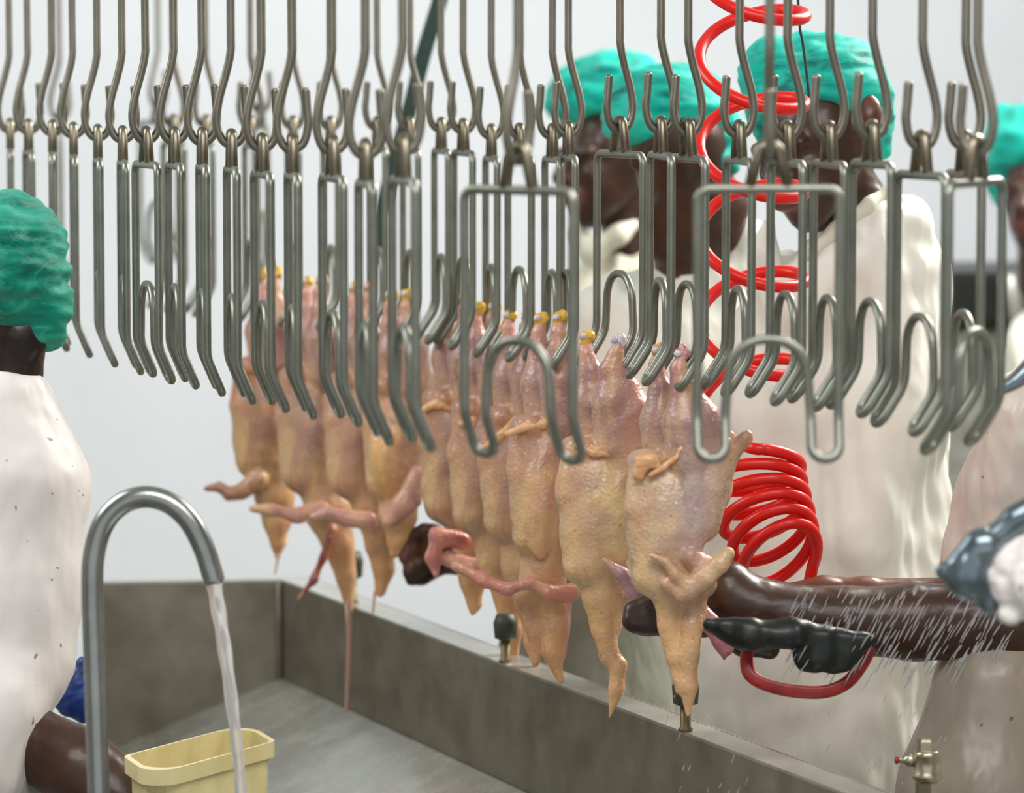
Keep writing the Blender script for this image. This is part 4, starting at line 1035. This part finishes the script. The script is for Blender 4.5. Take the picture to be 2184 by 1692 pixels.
D8 = 4.25
gun = empty('spray_gun', pp(2080, 1190, 0, D8), 'blurred grey metal spray gun close to the right edge', 'spray gun')
pix_mesh('nozzle_head', [('e', (2098, 1168, 0), (48, 44, 44), SKL), ('e', (2062, 1222, 0), (44, 60, 42), SKL), ('c', (2060, 1235, 0), (2012, 1218, 0), 28, 18, SKL), ('c', (2090, 1230, 0), (2110, 1290, 0), 30, 22, SKL)], D8, 5, 7, M['nozzle'], gun)
pix_mesh('barrel', chain([(2110, 1155, 0, 28), (2170, 1108, 0, 30), (2300, 1020, 10, 32)], SKL), D8, 6, 5, M['nozzle'], gun)
pr8 = chain([(2135, 1190, -10, 14), (2122, 1222, -18, 14), (2128, 1262, -20, 13)], C(230, 226, 215)) + chain([(2300, 1240, 0, 95), (2215, 1230, 0, 88), (2175, 1250, 0, 60)], C(230, 226, 215)) + chain([(2170, 1290, 0, 36), (2150, 1310, -20, 22)], C(230, 226, 215))
sl8 = pix_mesh('work_glove', pr8 + chain([(2160, 1180, -6, 22), (2140, 1200, -24, 18), (2132, 1230, -28, 15)], C(230, 226, 215)), D8, 6, 7, M['coat_left'], disp=lambda V: 5 * wob(V, 70, 4))
tag(sl8, 'blurred white speckled glove gripping the spray gun', 'glove')
hz = catmull([pp(2300, 720, 40, 4.6), pp(2220, 770, 30, 4.6), pp(2170, 812, 20, 4.6), pp(2125, 838, 20, 4.6)], 6)
v, f = sweep(hz, [0.013, 0.013, 0.010, 0.005], 12)
tag(mesh_obj('blue_nozzle', v, f, M['nozzle'], origin=tuple(hz[-1])), 'blurred bluish nozzle tip poking in at the right edge', 'nozzle')

# spray of water across the arm
mb = MB(); r_ = random.Random(5)
src = Vector((2040, 1235))
for i in range(230):
    t = r_.random()
    x = 1680 + 470 * r_.random(); y = 1240 + 175 * r_.random()
    L = r_.uniform(18, 62); ang = math.radians(r_.uniform(112, 124))
    z = r_.uniform(-150, -95)
    p0 = pp(x, y, z, 5.1); p1 = pp(x + L * math.cos(ang), y + L * math.sin(ang), z + 4, 5.1)
    rr_ = r_.uniform(0.0006, 0.0014)
    mb.tube([p0, p0.lerp(p1, .3), p0.lerp(p1, .7), p1], [rr_ * .3, rr_, rr_, rr_ * .2], 6)
for i in range(60):
    x = 1420 + 600 * r_.random(); y = 1450 + 230 * r_.random(); z = r_.uniform(-40, 60); L = r_.uniform(6, 22)
    p0 = pp(x, y, z - 60, 5.1); p1 = pp(x - L * .35, y + L, z - 60, 5.1)
    rr_ = r_.uniform(0.0005, 0.001)
    mb.tube([p0, p0.lerp(p1, .5), p1], [rr_ * .3, rr_, rr_ * .3], 6)
sp = mb.build('water_spray', M['spray']); tag(sp, 'spray of water drops falling over the bare arm', 'water spray', kind='stuff')

# ball valve, lower right
D9 = 4.95; s9 = D9 / F
vb = pp(1977, 1700, 0, D9)
va = empty('ball_valve', vb, 'nickel-plated ball valve with a small side stem at the lower right', 'valve')
q = lambda y: (vb.z - 0) * 0 + (1700 - y) * s9
up = Vector((0, 0, 1))
MB().lathe(vb, [(25 * s9, q(1665)), (32 * s9, q(1660)), (33 * s9, q(1652)), (29 * s9, q(1648)), (29 * s9, q(1612)), (31 * s9, q(1608)), (24 * s9, q(1600)), (18 * s9, q(1598))], 28).build('valve_body', M['brass'], va)
MB().lathe(vb, [(19 * s9, q(1604)), (22 * s9, q(1600)), (22 * s9, q(1580)), (18 * s9, q(1575))], sides=6).build('hex_nut', M['brass'], va, False)
MB().lathe(vb, [(16 * s9, q(1720)), (25 * s9, q(1700)), (25 * s9, q(1668)), (22 * s9, q(1664))], sides=6).build('hex_nut', M['brass'], va, False)
MB().lathe(vb, [(15 * s9, -vb.z), (15 * s9, q(1700))], 16).build('riser_pipe', M['pipe_steel'], va)
sx = pp(1948, 1622, 0, D9)
MB().lathe(sx, [(8 * s9, -6 * s9), (14 * s9, 0), (15 * s9, 12 * s9), (9 * s9, 18 * s9), (6 * s9, 22 * s9), (6 * s9, 34 * s9)], 16, axis=(-1, 0, 0)).build('side_stem', M['brass'], va)
MB().lathe(sx, [(5 * s9, 32 * s9), (8 * s9, 33 * s9), (8 * s9, 38 * s9), (4 * s9, 40 * s9)], 12, axis=(-1, 0, 0)).build('stem_cap', M['strap_red'], va)

# dark machine in the background at the right
o = Py(2090, 640, 9.3)
mc = empty('dark_machine', (o.x + 0.2, 9.5, 0), 'black machine against the back wall beyond the right shackles', 'machine')
tz, bz = Py(2090, 582, 9.3).z, Py(2090, 698, 9.3).z
MB().box((o.x + .25, 9.6, (tz + bz) / 2), (0.80, 0.6, tz - bz), bev=0.02).build('hood', M['black'], mc, False)
MB().box((o.x + .25, 9.62, bz / 2), (0.76, 0.56, bz), bev=0.02).build('cabinet', M['grey_cab'], mc, False)
MB().tube([Py(2150, 590, 9.25), Py(2172, 690, 9.25)], 0.022, 10).build('strut', M['rim_steel'], mc)
